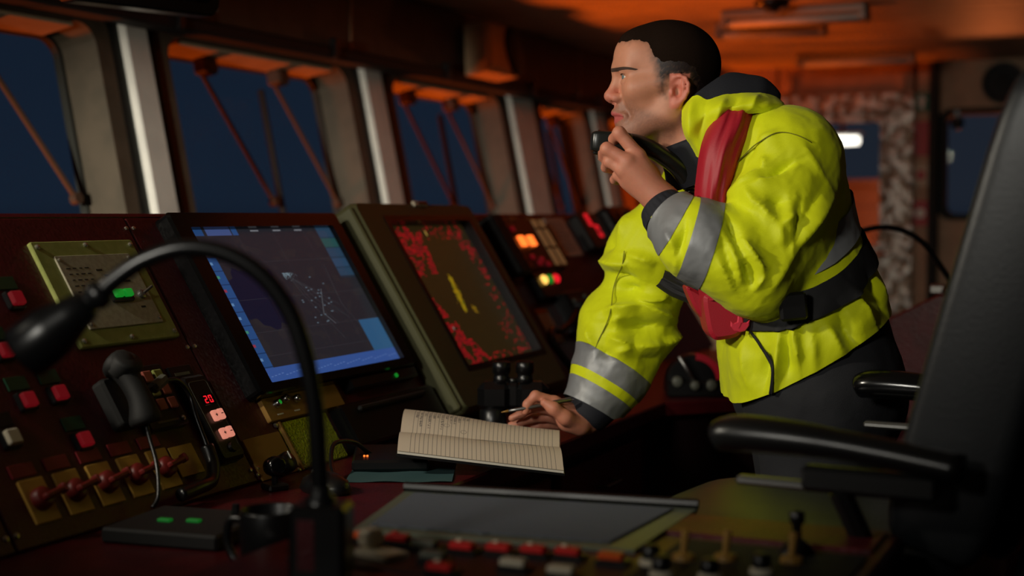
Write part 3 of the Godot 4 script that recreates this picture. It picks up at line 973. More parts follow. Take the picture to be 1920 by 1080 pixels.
func make_instruments() -> void:
	# alarm panel right of the radar
	var a := thing("alarm_panel", on_panel(4.04, 0.145), "black alarm panel with glowing red and orange keys", "panel")
	obj("case", mb().extrude(rrect(0.43, 0.185, 0.008, 3, Vector2(0, 0.03)), 0.0, 0.022, 0.004), mats.black_plastic, a)
	obj("side_box", mb().box(Vector3(-0.185, 0.02, 0.03), Vector3(0.07, 0.2, 0.04), 0.006), mats.black_matte, a)
	lit_key(a, -0.118, 0.03, 0.022, 0.03, 0.046, mats.lit_red)
	lit_key(a, -0.04, 0.036, 0.022, 0.038, 0.036, mats.lit_orange)
	lit_key(a, 0.03, 0.036, 0.022, 0.04, 0.036, mats.lit_orange)
	for q in [[-0.1, -0.025], [-0.085, -0.045], [-0.03, -0.02], [0.0, -0.042], [0.03, -0.03], [0.06, -0.048], [-0.06, 0.08], [-0.1, 0.09]]:
		lit_key(a, q[0], q[1], 0.022, 0.022, 0.016, mats.lit_dim_red if int(q[0] * 1000) % 3 == 0 else mats.key_pink, "lamp")
	for k in 2:
		var fd := obj("fader_track", mb().box(Vector3(0.138 + k * 0.056, 0.03, 0.0225), Vector3(0.036, 0.165, 0.003), 0.001), mats.lit_fader, a)
		for j in 3:
			obj("divider", mb().box(Vector3(0.138 + k * 0.056, 0.08 - j * 0.07, 0.0245), Vector3(0.04, 0.008, 0.003), 0.001), mats.black_plastic, fd)
	for q in [[-0.09, 0.115], [0.0, 0.118], [0.12, 0.118], [-0.12, 0.085]]:
		obj("print_line", mb().box(Vector3(q[0], q[1], 0.0225), Vector3(0.05, 0.01, 0.0006), 0.0), mats.amber_plate, a)
	var b := thing("running_light_panel", on_panel(4.03, 0.262), "small black panel with yellow, green and red lamps", "panel")
	obj("case", mb().extrude(rrect(0.2, 0.09, 0.006, 3), 0.0, 0.03, 0.004), mats.black_plastic, b)
	for q in [[-0.05, mats.lit_yellow], [-0.006, mats.lit_green], [0.045, mats.lit_red]]:
		obj("lamp", mb(rot(Vector3.RIGHT, 90, Vector3(q[0], 0.013, 0.03))).smooth(true).lathe([Vector2(0.015, 0), Vector2(0.015, 0.006), Vector2(0.008, 0.012), Vector2(0, 0.013)], 16), q[1], b)
	var p := thing("checklist_card", on_panel(4.41, 0.088, 0.002), "white checklist card fixed to the console past the faders", "card")
	obj("card", mb().box(Vector3.ZERO, Vector3(0.165, 0.146, 0.003), 0.0005), mats.paper, p)
	for k in 8:
		obj("print_line", mb().box(Vector3(-0.01 + 0.01 * (k % 2), 0.055 - k * 0.015, 0.002), Vector3(0.12 - 0.02 * (k % 3), 0.003, 0.0004), 0.0), mats.cap_grey, p)
	var dg := thing("rudder_readout", on_panel(4.64, 0.085), "black readout showing two glowing red digits", "readout")
	obj("case", mb().extrude(rrect(0.2, 0.14, 0.01, 3), 0.0, 0.04, 0.006), mats.black_plastic, dg)
	for q in [Vector2(-0.03, 0.04), Vector2(0.01, -0.005)]:
		seven_segment(dg, q, 0.05, 0.034, 0.041, "8" if q.x < 0 else "0", mats.lit_red, 0.01)
	var tr := thing("console_repeater", on_panel(4.9, 0.1), "dark repeater unit at the far end of the console top", "instrument")
	obj("case", mb().extrude(rrect(0.26, 0.2, 0.02, 3), 0.0, 0.07, 0.012), mats.black_plastic, tr)
	obj("dial", mb(rot(Vector3.RIGHT, 90, Vector3(0, 0, 0.07))).smooth(true).lathe([Vector2(0.08, 0), Vector2(0.078, 0.012), Vector2(0.066, 0.014), Vector2(0.064, 0.004), Vector2(0, 0.004)], 28), mats.black_gloss, tr)
	var lb := thing("call_card", on_panel(3.91, 0.386, 0.002), "white card with an orange top edge behind black cables", "card")
	obj("card", mb().box(Vector3(0, -0.008, 0), Vector3(0.084, 0.1, 0.003), 0.0005), mats.paper, lb)
	obj("header", mb().box(Vector3(0, 0.049, 0.0002), Vector3(0.084, 0.016, 0.003), 0.0005), mats.sticker_orange, lb)
	var tp := thing("telephone_set", on_panel(4.12, 0.4), "black telephone set with red lamps beside the far sleeve", "telephone")
	obj("body", mb().extrude(rrect(0.17, 0.2, 0.012, 3), 0.0, 0.05, 0.008), mats.black_plastic, tp)
	for q in [[0.04, -0.02], [0.045, -0.04], [0.052, -0.062]]:
		lit_key(tp, q[0], q[1], 0.05, 0.02, 0.012, mats.lit_dim_red)
	for q in [[-0.05, 0.06], [-0.01, 0.04], [0.05, 0.07]]:
		lit_key(tp, q[0], q[1], 0.05, 0.03, 0.014, mats.cap_grey, "key")
	var cb := thing("handset_cable", Transform3D(), "black cable looped across the white card with orange edge", "cable")
	var pts := []
	for q in [[4.08, 0.36, 0.05], [3.99, 0.4, 0.035], [3.91, 0.415, 0.025], [3.84, 0.41, 0.03], [3.8, 0.45, 0.03], [3.83, 0.54, 0.03], [3.88, 0.585, 0.03]]:
		pts.append(on_panel(q[0], q[1], q[2]).origin)
	obj("sheath", mb().smooth(true).tube(smooth_path(pts, 6), 0.011, 10), mats.black_rubber, cb)
	obj("plug", mb(on_panel(4.08, 0.36, 0.055)).box(Vector3.ZERO, Vector3(0.04, 0.03, 0.03), 0.005), mats.black_plastic, cb)

	# slim controller with a red digit window
	var c := thing("dimmer_controller", on_panel(2.182, 0.45), "slim black controller with red digits and four pink keys", "controller")
	obj("body", mb().extrude(rrect(0.074, 0.178, 0.012, 4), 0.0, 0.022, 0.006), mats.black_plastic, c)
	obj("outline", mb().ring(rrect(0.055, 0.15, 0.008, 3), rrect(0.053, 0.148, 0.007, 3), 0.0215, 0.0224), mats.cap_grey, c)
	obj("digit_window", mb().box(Vector3(0.006, 0.035, 0.0225), Vector3(0.036, 0.022, 0.002), 0.0005), mats.black_gloss, c)
	for k in 2:
		seven_segment(c, Vector2(-0.002 + k * 0.014, 0.035), 0.016, 0.010, 0.0238, ["2", "0"][k], mats.lit_red, 0.0028)
	for q in [[-0.004, 0.0], [0.014, 0.001], [-0.006, -0.037], [0.014, -0.036]]:
		var ky := lit_key(c, q[0] + 0.002, q[1], 0.0215, 0.0155, 0.021, mats.lit_pink)
		obj("mark", mb().box(Vector3(q[0] + 0.002, q[1], 0.0298), Vector3(0.006, 0.0016, 0.0006), 0.0), mats.print_dark, ky)
		if q[0] < 0:
			obj("mark", mb().box(Vector3(q[0] + 0.002, q[1], 0.0299), Vector3(0.0016, 0.006, 0.0006), 0.0), mats.print_dark, ky)
	obj("socket", mb(rot(Vector3.RIGHT, 90, Vector3(0.004, -0.066, 0.022))).lathe([Vector2(0.01, 0), Vector2(0.009, 0.006), Vector2(0, 0.006)], 14), mats.black_rubber, c)
	var nt := thing("name_tab", on_panel(2.176, 0.348), "narrow black name tab above the slim controller", "label")
	obj("tab", mb().box(Vector3(0, 0, 0.003), Vector3(0.066, 0.03, 0.006), 0.001), mats.black_plastic, nt)
	obj("print_line", mb().box(Vector3(0, -0.002, 0.0062), Vector3(0.044, 0.006, 0.0004), 0.0), mats.cap_grey, nt)

	# five rotary switches with red T handles
	for i in 5:
		var u := 1.704 + i * 0.076
		var s := thing("rotary_switch", on_panel(u, 0.517), ["first of five rotary switches, nearest the picture's left edge", "second rotary switch counted from the left edge", "middle one of the five rotary switches", "fourth rotary switch, beside the hanging black lead", "last rotary switch, beside the yellow label"][i], "switch", "rotary switches in a row")
		obj("plate", mb().extrude(rrect(0.054, 0.074, 0.002, 2), 0.0, 0.004, 0.001), mats.switch_plate, s)
		obj("hub", mb(rot(Vector3.RIGHT, 90, Vector3(0, 0, 0.004))).smooth(true).lathe([Vector2(0.019, 0), Vector2(0.018, 0.012), Vector2(0.014, 0.016), Vector2(0, 0.016)], 18), mats.switch_red, s)
		var hd := obj("handle", mb(rot(Vector3.BACK, 8, Vector3(0.014, 0.0, 0.022))).box(Vector3.ZERO, Vector3(0.05, 0.011, 0.014), 0.004), mats.switch_red, s)
		obj("grip", mb(rot(Vector3.BACK, 8, Vector3(0.036, 0.004, 0.022))).box(Vector3.ZERO, Vector3(0.01, 0.016, 0.016), 0.004), mats.switch_red, hd)
		obj("label_strip", mb().box(Vector3(-0.006, 0.053, 0.002), Vector3(0.052, 0.022, 0.003), 0.0005), mats.label_red, s)
	var yl := thing("yellow_label", on_panel(2.075, 0.512), "yellow label plate beside the last rotary switch", "label")
	obj("plate", mb().box(Vector3(0, 0, 0.002), Vector3(0.066, 0.058, 0.003), 0.0005), mats.label_yellow, yl)

	# lit and unlit push buttons at the left edge
	var rows := [[1.853, 0.17, mats.lit_dim_red, "lone red push button left of the green plate"], [1.775, 0.262, mats.lit_dim_red, "red push button cut by the picture's left edge"], [1.772, 0.353, mats.lit_dim_red, "red push button left of a pair above the rotary switches"], [1.846, 0.35, mats.lit_dim_red, "red push button in the middle of the left group"], [1.85, 0.438, mats.lit_dim_red, "lowest red push button above the rotary switches"], [1.703, 0.41, mats.cap_white, "white push button at the left edge"]]
	for q in rows:
		var bt := thing("push_button", on_panel(q[0], q[1]), q[3], "button", "push buttons on the console")
		obj("base", mb().extrude(rrect(0.036, 0.034, 0.004, 2), 0.0, 0.008, 0.002), mats.black_plastic, bt)
		obj("cap", mb().extrude(rrect(0.027, 0.025, 0.003, 2), 0.008, 0.016, 0.002), q[2], bt)
		obj("legend", mb().box(Vector3(0, 0.034, 0.002), Vector3(0.046, 0.024, 0.003), 0.0005), mats.button_green if q[2] != mats.cap_white else mats.black_plastic, bt)

	# keypad with the handset hung in front of it
	var kp := thing("keypad_unit", on_panel(2.062, 0.388), "black keypad with dull pink keys behind the handset", "keypad")
	obj("case", mb().extrude(rrect(0.11, 0.125, 0.006, 3), 0.0, 0.016, 0.003), mats.black_plastic, kp)
	for r in 3:
		for k in 3:
			obj("key", mb().box(Vector3(-0.03 + k * 0.03, 0.038 - r * 0.028, 0.018), Vector3(0.024, 0.022, 0.006), 0.002), mats.key_pink if (k + r) % 3 != 2 else mats.plate_green, kp)
	screw(kp, 0.04, -0.05, 0.016, 0.005)
	obj("print_line", mb().box(Vector3(0, -0.05, 0.0165), Vector3(0.06, 0.004, 0.0005), 0.0), mats.cap_grey, kp)
	var hs := thing("radio_handset", on_panel(1.965, 0.388, 0.0) * Transform3D(Basis().scaled(Vector3(0.85, 0.72, 0.8)), Vector3.ZERO), "black radio handset hung on the console by its cradle", "handset")
	obj("cradle", mb().extrude(rrect(0.07, 0.13, 0.012, 4), 0.0, 0.03, 0.006), mats.black_matte, hs)
	obj("body", mb().smooth(true).tube(smooth_path([Vector3(0.0, 0.09, 0.05), Vector3(0.0, 0.06, 0.066), Vector3(0.0, -0.02, 0.07), Vector3(0, -0.08, 0.055)], 5), [0.03, 0.034, 0.036, 0.036, 0.034, 0.03, 0.027, 0.025, 0.024, 0.024, 0.025, 0.027, 0.03, 0.033, 0.034, 0.03], 14), mats.black_matte, hs)
	obj("earpiece", mb(rot(Vector3.RIGHT, 70, Vector3(0.0, 0.068, 0.076))).smooth(true).lathe([Vector2(0.034, -0.02), Vector2(0.036, 0.01), Vector2(0.03, 0.018), Vector2(0, 0.018)], 20), mats.black_matte, hs)
	var ld := thing("handset_lead", Transform3D(), "black lead with pale plug hanging from the keypad", "cable")
	pts = []
	for q in [[2.05, 0.375, 0.045], [2.09, 0.378, 0.05], [2.118, 0.405, 0.04], [2.112, 0.45, 0.035], [2.108, 0.51, 0.03]]:
		pts.append(on_panel(q[0], q[1], q[2]).origin)
	obj("lead", mb().smooth(true).tube(smooth_path(pts, 6), 0.0045, 8), mats.black_rubber, ld)
	pts = []
	for q in [[2.108, 0.505, 0.03], [2.1, 0.54, 0.03], [2.075, 0.568, 0.03], [2.03, 0.575, 0.035], [1.98, 0.578, 0.03]]:
		pts.append(on_panel(q[0], q[1], q[2]).origin)
	obj("strain_relief", mb().smooth(true).tube(smooth_path(pts, 6), 0.012, 10), mats.black_rubber, ld)
	obj("plug", mb(on_panel(2.045, 0.377, 0.045) * rot(Vector3.BACK, 20)).box(Vector3.ZERO, Vector3(0.05, 0.02, 0.02), 0.006), mats.cap_grey, ld)
	var l2 := thing("microphone_lead", Transform3D(), "thin black lead hanging straight down over the rotary switches", "cable")
	pts = []
	for q in [[1.963, 0.43, 0.05], [1.955, 0.47, 0.045], [1.94, 0.52, 0.045], [1.915, 0.57, 0.04], [1.9, 0.585, 0.03]]:
		pts.append(on_panel(q[0], q[1], q[2]).origin)
	obj("lead", mb().smooth(true).tube(smooth_path(pts, 6), 0.004, 8), mats.black_rubber, l2)

func seven_segment(parent: Node, c: Vector2, h: float, w: float, z: float, digit: String, m: Material, th: float) -> void:
	var on := {"0": "abcdef", "2": "abged", "8": "abcdefg"}
	var d := sub("digit", parent)
	for s in on[digit]:
		var horizontal: bool = s in ["a", "g", "d"]
		var at := Vector3(c.x, c.y, z)
		match s:
			"a": at.y += h / 2 - th / 2
			"d": at.y -= h / 2 - th / 2
			"b": at += Vector3(w / 2 - th / 2, h / 4, 0)
			"c": at += Vector3(w / 2 - th / 2, -h / 4, 0)
			"e": at += Vector3(-w / 2 + th / 2, -h / 4, 0)
			"f": at += Vector3(-w / 2 + th / 2, h / 4, 0)
		obj("segment", mb().box(at, Vector3(w - th, th * 0.8, 0.001) if horizontal else Vector3(th * 0.8, h / 2 - th * 0.6, 0.001), 0.0002), m, d)

# ---------------------------------------------------------------- things on the desk
func make_desk_things() -> void:
	# open notebook, its back edge propped up on the box behind it
	var nb := thing("notebook", Transform3D(), "open ruled notebook with pencil writing on one page", "notebook")
	var A := Vector3(-1.3077, 0.8022, -2.3950)   # near left
	var B := Vector3(-1.0186, 0.7643, -2.5240)   # near right
	var D := Vector3(-1.3643, 0.8182, -2.5121)   # fold left
	var C := Vector3(-1.0751, 0.7872, -2.6411)   # fold right
	var F := Vector3(-1.4182, 0.8465, -2.6304)   # far left
	var E := Vector3(-1.1242, 0.8007, -2.7616)   # far right
	page_surface(nb, A, B, D, C, 0.012, page_picture(false), "blank_page")
	page_surface(nb, D, C, F, E, 0.010, page_picture(true), "written_page")
	var drop := Vector3(0, -0.007, 0)
	for q in [[A, B, D, C], [D, C, F, E]]:
		var m := mb()
		for k in [[0.0, mats.paper], [-0.005, mats.black_plastic]]:
			var b2 := mb()
			var y0 := Vector3(0, k[0] - 0.0015, 0)
			var y1 := Vector3(0, k[0] - 0.0055, 0)
			var mid: Vector3 = (q[0] + q[1] + q[2] + q[3]) / 4.0 + (y0 + y1) / 2.0
			var c := [q[0], q[1], q[3], q[2]]
			if k[0] < 0.0:
				for i in 4:
					c[i] = mid + (c[i] - mid) * 1.012
					c[i].y = [q[0], q[1], q[3], q[2]][i].y
			b2.quad_o(c[0] + y0, c[1] + y0, c[2] + y0, c[3] + y0, mid)
			b2.quad_o(c[0] + y1, c[1] + y1, c[2] + y1, c[3] + y1, mid)
			for i in 4:
				var j := (i + 1) % 4
				b2.quad_o(c[i] + y0, c[j] + y0, c[j] + y1, c[i] + y1, mid)
			obj("page_block" if k[0] == 0.0 else "cover", b2, k[1], nb)
	# black box with a small lamp, and the teal cloth under it
	var bx := thing("junction_box", Transform3D(Basis(Vector3.UP, deg_to_rad(28)), Vector3(-1.39, 0.75, -2.52)), "flat black box with tiny orange lamps under the notebook", "box")
	obj("case", mb().box(Vector3(0, 0.0145, 0), Vector3(0.15, 0.022, 0.2), 0.005), mats.black_plastic, bx)
	for k in 2:
		obj("lamp", mb().box(Vector3(-0.052 + k * 0.006, 0.0265, 0.05), Vector3(0.004, 0.002, 0.008), 0.0005), mats.lit_orange, bx)
	var cl := thing("cleaning_cloth", Transform3D(Basis(Vector3.UP, deg_to_rad(24)), Vector3(-1.33, 0.75, -2.46)), "folded teal cloth under the flat black box", "cloth")
	var ripple := mb().smooth(true)
	var nx := 14
	for i in nx:
		for j in 10:
			var q := []
			for e in [[0, 0], [1, 0], [1, 1], [0, 1]]:
				var x := (float(i + e[0]) / nx - 0.5) * 0.2
				var z := (float(j + e[1]) / 10 - 0.5) * 0.24
				q.append(Vector3(x, 0.002 + 0.0012 * sin(x * 60 + z * 25), z))
			ripple.quad(q[0], q[3], q[2], q[1])
	obj("fabric", ripple, mats.cloth_teal, cl)
	# mouse and its cable
	var ms := thing("computer_mouse", Transform3D(Basis(Vector3.UP, deg_to_rad(70)), Vector3(-1.36, 0.75, -2.22)), "black computer mouse behind the lamp post", "mouse")
	obj("shell", mb(Transform3D(Basis().scaled(Vector3(0.62, 0.75, 1.0)), Vector3.ZERO)).smooth(true).lathe([Vector2(0.055, 0), Vector2(0.06, 0.008), Vector2(0.052, 0.03), Vector2(0.03, 0.045), Vector2(0, 0.05)], 24), mats.black_plastic, ms)
	obj("wheel", mb(rot(Vector3.FORWARD, 90, Vector3(0, 0.032, -0.028))).lathe([Vector2(0, 0.004), Vector2(0.008, 0.004), Vector2(0.008, -0.004), Vector2(0, -0.004)], 12), mats.cap_grey, ms)
	var mc := thing("mouse_cable", Transform3D(), "black cable looping across the lime cover", "cable")
	obj("sheath", mb().smooth(true).tube(smooth_path([Vector3(-1.375, 0.757, -2.285), Vector3(-1.42, 0.775, -2.34), Vector3(-1.45, 0.805, -2.4), Vector3(-1.44, 0.80, -2.46), Vector3(-1.42, 0.77, -2.5), Vector3(-1.40, 0.757, -2.56)], 6), 0.0045, 8), mats.black_rubber, mc)
	var wb := thing("webcam", Transform3D(Basis(Vector3.UP, deg_to_rad(60)), Vector3(-1.455, 0.75, -2.2)), "small black camera at the foot of the amber plate", "camera")
	obj("foot", mb().box(Vector3(0, 0.006, 0), Vector3(0.04, 0.012, 0.04), 0.003), mats.black_plastic, wb)
	obj("stem", mb().tube([Vector3(0, 0.01, 0), Vector3(0, 0.03, 0)], 0.006, 8), mats.black_plastic, wb)
	obj("head", mb(rot(Vector3.RIGHT, 80, Vector3(0, 0.043, 0))).smooth(true).lathe([Vector2(0, -0.016), Vector2(0.017, -0.014), Vector2(0.019, 0), Vector2(0.017, 0.016), Vector2(0.011, 0.018), Vector2(0, 0.014)], 20), mats.black_gloss, wb)
	# talkback box standing at the foot of the rotary switches
	var tb := thing("talkback_box", Transform3D(Basis(Vector3.UP, deg_to_rad(6)), Vector3(-1.37, 0.75, -1.83)), "low black box with two dim green lamps below the rotary switches", "box")
	obj("case", mb().box(Vector3(0, 0.012, 0), Vector3(0.2, 0.024, 0.18), 0.004), mats.black_matte, tb)
	for k in 2:
		obj("lamp", mb().box(Vector3(-0.03 + k * 0.045, 0.026, 0.02 - k * 0.01), Vector3(0.022, 0.005, 0.012), 0.001), mats.lit_dim_green, tb)
	obj("switch", mb().tube([Vector3(0.07, 0.02, -0.02), Vector3(0.072, 0.05, -0.02)], [0.008, 0.006], 8), mats.black_plastic, tb)
	# binoculars standing on their large lenses
	var bn := thing("binoculars", Transform3D(Basis(Vector3.UP, deg_to_rad(24)), Vector3(-1.345, 0.75, -3.02)), "black binoculars standing upright beside the radar display", "binoculars")
	for k in [-1, 1]:
		var x: float = k * 0.033
		obj("objective", mb(pos(k * 0.046, 0, 0)).smooth(true).lathe([Vector2(0, 0.001), Vector2(0.031, 0.001), Vector2(0.033, 0.006), Vector2(0.031, 0.05), Vector2(0.02, 0.06), Vector2(0, 0.06)], 24), mats.black_plastic, bn)
		obj("prism_housing", mb().box(Vector3(k * 0.043, 0.082, 0), Vector3(0.078, 0.07, 0.056), 0.016), mats.black_rubber, bn)
		obj("eyepiece", mb(pos(k * 0.027, 0.115, 0)).smooth(true).lathe([Vector2(0, 0), Vector2(0.02, 0), Vector2(0.019, 0.012), Vector2(0.0175, 0.014), Vector2(0.0175, 0.02), Vector2(0.021, 0.022), Vector2(0.0215, 0.046), Vector2(0.019, 0.048), Vector2(0.016, 0.046), Vector2(0.014, 0.042), Vector2(0, 0.042)], 24), mats.black_rubber, bn)
	obj("bridge", mb().box(Vector3(0, 0.085, 0), Vector3(0.03, 0.06, 0.035), 0.008), mats.black_plastic, bn)
	obj("focus_wheel", mb(pos(0, 0.112, 0)).smooth(true).lathe([Vector2(0, 0), Vector2(0.011, 0), Vector2(0.011, 0.012), Vector2(0, 0.014)], 16), mats.black_plastic, bn)
	# engine telegraph on the far return
	var tg := thing("engine_telegraph", Transform3D(Basis(Vector3.UP, deg_to_rad(24)), Vector3(-1.165, 0.75, -3.84)), "black engine telegraph with a red arc and steel lever", "telegraph")
	obj("base", mb().box(Vector3(0.01, 0.022, 0), Vector3(0.17, 0.044, 0.11), 0.006), mats.black_plastic, tg)
	obj("quadrant", mb().extrude(half_disc(0.075, 20), -0.035, 0.035, 0.004), mats.black_plastic, tg)
	obj("red_arc", mb().extrude(arc_band(0.062, 0.08, 0.12, 1.5, 14), 0.02, 0.04, 0.002), mats.lit_dim_red, tg)
	for q in [[-0.048, 0.044], [0.046, 0.034]]:
		obj("dial_knob", mb(rot(Vector3.RIGHT, 90, Vector3(q[0], q[1], 0.05))).smooth(true).lathe([Vector2(0.014, -0.01), Vector2(0.015, 0.01), Vector2(0.011, 0.013), Vector2(0, 0.013)], 18), mats.cap_grey, tg)
	var lv := obj("lever", mb().smooth(true).tube([Vector3(0.0, 0.04, 0.058), Vector3(-0.045, 0.115, 0.066)], 0.006, 8), mats.steel, tg)
	obj("pivot", mb(rot(Vector3.RIGHT, 90, Vector3(0.0, 0.034, 0.05))).smooth(true).lathe([Vector2(0.013, 0), Vector2(0.013, 0.016), Vector2(0.009, 0.02), Vector2(0, 0.02)], 16), mats.cap_grey, lv)
	var rl := thing("red_indicator", Transform3D(Basis(Vector3.UP, deg_to_rad(24)), Vector3(-1.0, 0.83, -3.915)), "small glowing red indicator against the far edge of the jacket", "lamp")
	obj("lens", mb().smooth(true).lathe([Vector2(0.008, 0), Vector2(0.008, 0.008), Vector2(0.004, 0.013), Vector2(0, 0.014)], 12), mats.lit_red, rl)
	obj("stem", mb().box(Vector3(-0.02, -0.04, 0), Vector3(0.09, 0.08, 0.03), 0.004), mats.black_plastic, rl)

func half_disc(r: float, n: int) -> PackedVector2Array:
	var p := PackedVector2Array()
	for k in n + 1:
		p.append(Vector2(r * cos(PI * k / n), 0.04 + r * sin(PI * k / n)))
	return p

func arc_band(r0: float, r1: float, a0: float, a1: float, n: int) -> PackedVector2Array:
	var p := PackedVector2Array()
	for k in n + 1:
		var a := lerpf(a0, a1, float(k) / n)
		p.append(Vector2(r1 * cos(a), 0.04 + r1 * sin(a)))
	for k in n + 1:
		var a := lerpf(a1, a0, float(k) / n)
		p.append(Vector2(r0 * cos(a), 0.04 + r0 * sin(a)))
	return p

func page_surface(parent: Node, a: Vector3, b: Vector3, c: Vector3, d: Vector3, curl: float, tex: Texture2D, key: String) -> void:
	var st := SurfaceTool.new()
	st.begin(Mesh.PRIMITIVE_TRIANGLES)
	var n := 16
	var m := 12
	var at := func(i: int, j: int) -> void:
		var s := float(i) / n
		var t := float(j) / m
		st.set_uv(Vector2(s, 1.0 - t))
		st.add_vertex(a.lerp(b, s).lerp(c.lerp(d, s), t) + Vector3.UP * (curl * sin(t * PI) + 0.002 * sin(s * 7.0) * t))
	for i in n:
		for j in m:
			for e in [[0, 0], [0, 1], [1, 1], [0, 0], [1, 1], [1, 0]]:
				at.call(i + e[0], j + e[1])
	st.index()
	st.generate_normals()
	inst("page", st.commit(), picture_mat(key, tex, false), parent)

# ---------------------------------------------------------------- near console, lamp, tray
func make_near_console() -> void:
	var c := thing("wing_console", Transform3D(), "dark red side console crowded with keys along the bottom edge", "console")
	obj("top", mb().box(Vector3(-0.675, 0.805, -1.425), Vector3(0.75, 0.03, 1.11), 0.006), mats.desk_red, c)
	obj("body", mb().box(Vector3(-0.675, 0.395, -1.42), Vector3(0.7, 0.79, 1.06), 0.004), mats.console_dark, c)
	obj("rear_strip", mb().box(Vector3(-0.46, 0.822, -1.9), Vector3(0.28, 0.006, 0.12), 0.001), mats.console_red, c)
	obj("key_panel", mb().box(Vector3(-0.77, 0.8215, -1.58), Vector3(0.42, 0.004, 0.15), 0.001), mats.console_dark, c)
	obj("switch_panel", mb().box(Vector3(-0.44, 0.8215, -1.69), Vector3(0.24, 0.004, 0.24), 0.001), mats.black_matte, c)
	# grey sheet in a shallow tray
	var t := thing("sheet_tray", Transform3D(Basis(), Vector3(0, 0.82, 0)), "dark grey torn-edged sheet lying in a green-grey tray", "tray")
	var poly := PackedVector2Array([Vector2(-1.046, 1.938), Vector2(-0.983, 1.673), Vector2(-0.594, 1.712), Vector2(-0.595, 1.99)])
	var lay := Transform3D(Basis(Vector3(1, 0, 0), Vector3(0, 0, -1), Vector3(0, 1, 0)), Vector3.ZERO)
	obj("base", mb(lay).extrude(poly, 0.001, 0.006, 0.001), mats.tray_grey, t)
	obj("back_rail", mb().tube([Vector3(-1.046, 0.012, -1.94), Vector3(-0.595, 0.012, -1.994)], 0.008, 8), mats.black_plastic, t)
	var rng := RandomNumberGenerator.new()
	rng.seed = 5
	var edge := PackedVector2Array()
	for k in 40:
		var s := k / 39.0
		edge.append(Vector2(lerpf(-1.02, -0.625, s), lerpf(1.925, 1.972, s) - rng.randf_range(0, 0.006)))
	for k in 34:
		var s := k / 33.0
		edge.append(Vector2(lerpf(-0.635, -0.968, s), lerpf(1.732, 1.698, s) - (0.007 if k % 4 == 1 else 0.0) * rng.randf()))
	obj("sheet", mb(lay).extrude(edge, 0.007, 0.009, 0.0), mats.sheet_grey, t)
	# keys along the bottom of the picture
	var ks := [[-0.929, -1.62, "cap_orange", "orange key beside the white socket"], [-0.883, -1.624, "cap_red", "red key next to the orange one"], [-0.838, -1.612, "cap_grey", "dark grey key between red keys"], [-0.788, -1.618, "cap_red", "first of three bright red keys under the grey sheet"], [-0.742, -1.629, "cap_red", "second of three bright red keys under the grey sheet"], [-0.698, -1.637, "cap_red", "third of three bright red keys under the grey sheet"], [-0.655, -1.645, "cap_red", "red key with a white tip under the grey sheet"], [-0.597, -1.642, "cap_orange", "orange-red key under the tray corner"], [-0.764, -1.51, "cap_red", "red key cut by the bottom edge of the picture"], [-0.694, -1.565, "cap_white", "white key in the lower row"], [-0.628, -1.555, "cap_white", "white key cut by the bottom edge"], [-0.80, -1.56, "cap_grey", "dark grey key in the lower row"]]
	for q in ks:
		var k := thing("console_key", pos(q[0], 0.8235, q[1]), q[3], "key", "keys on the side console")
		obj("socket", mb().box(Vector3(0, 0.003, 0), Vector3(0.04, 0.006, 0.026), 0.001), mats.black_plastic, k)
		obj("cap", mb().box(Vector3(-0.002, 0.01, 0.001), Vector3(0.032, 0.009, 0.018), 0.002), mats[q[2]], k)
		if q[2] == "cap_red":
			obj("tip", mb().box(Vector3(-0.009, 0.0152, -0.004), Vector3(0.007, 0.003, 0.007), 0.001), mats.cap_white if q[0] > -0.8 else mats.cap_red, k)
	var so := thing("white_socket", Transform3D(Basis(Vector3.UP, deg_to_rad(-20)), Vector3(-0.885, 0.82, -1.565)), "cream plug and socket beside the lamp base", "socket")
	obj("plate", mb().box(Vector3(0.01, 0.006, 0), Vector3(0.062, 0.01, 0.04), 0.002), mats.cap_white, so)
	obj("plug", mb().box(Vector3(-0.016, 0.022, -0.004), Vector3(0.026, 0.024, 0.028), 0.005), mats.cap_white, so)
	var tg := [[-0.526, -1.70, 0], [-0.478, -1.72, 0], [-0.525, -1.61, 1], [-0.469, -1.62, 1], [-0.42, -1.67, 1], [-0.40, -1.74, 0], [-0.555, -1.66, 1]]
	for i in tg.size():
		var q: Array = tg[i]
		var k := thing("toggle_switch", pos(q[0], 0.8235, q[1]), ["upright brass toggle right of the tray corner", "upright brass toggle in the back row", "round black knob with pale collar, front left of the switch field", "round black knob with pale collar, front middle of the switch field", "round black knob nearest the joystick", "upright brass toggle nearest the joystick", "round black knob closest to the tray"][i], "switch", "switches on the side console")
		obj("collar", mb().lathe([Vector2(0.015, 0), Vector2(0.014, 0.006), Vector2(0.009, 0.008), Vector2(0, 0.008)], 14), mats.cap_white if q[2] == 1 else mats.amber_plate, k)
		if q[2] == 1:
			obj("knob", mb(pos(0, 0.008, 0)).smooth(true).lathe([Vector2(0.011, 0), Vector2(0.012, 0.012), Vector2(0.008, 0.016), Vector2(0, 0.016)], 14), mats.black_plastic, k)
		else:
			obj("bat", mb().tube([Vector3(0, 0.006, 0), Vector3(0.002, 0.036, -0.004)], [0.004, 0.006], 8), mats.amber_plate, k)
	var js := thing("joystick", pos(-0.405, 0.8235, -1.79), "black thumb joystick on the side console", "joystick")
	obj("boot", mb().smooth(true).lathe([Vector2(0.024, 0), Vector2(0.018, 0.01), Vector2(0.008, 0.018), Vector2(0, 0.018)], 18), mats.black_rubber, js)
	obj("stick", mb().smooth(true).lathe([Vector2(0.006, 0.012), Vector2(0.006, 0.036), Vector2(0.01, 0.04), Vector2(0.01, 0.052), Vector2(0, 0.055)], 14), mats.black_plastic, js)
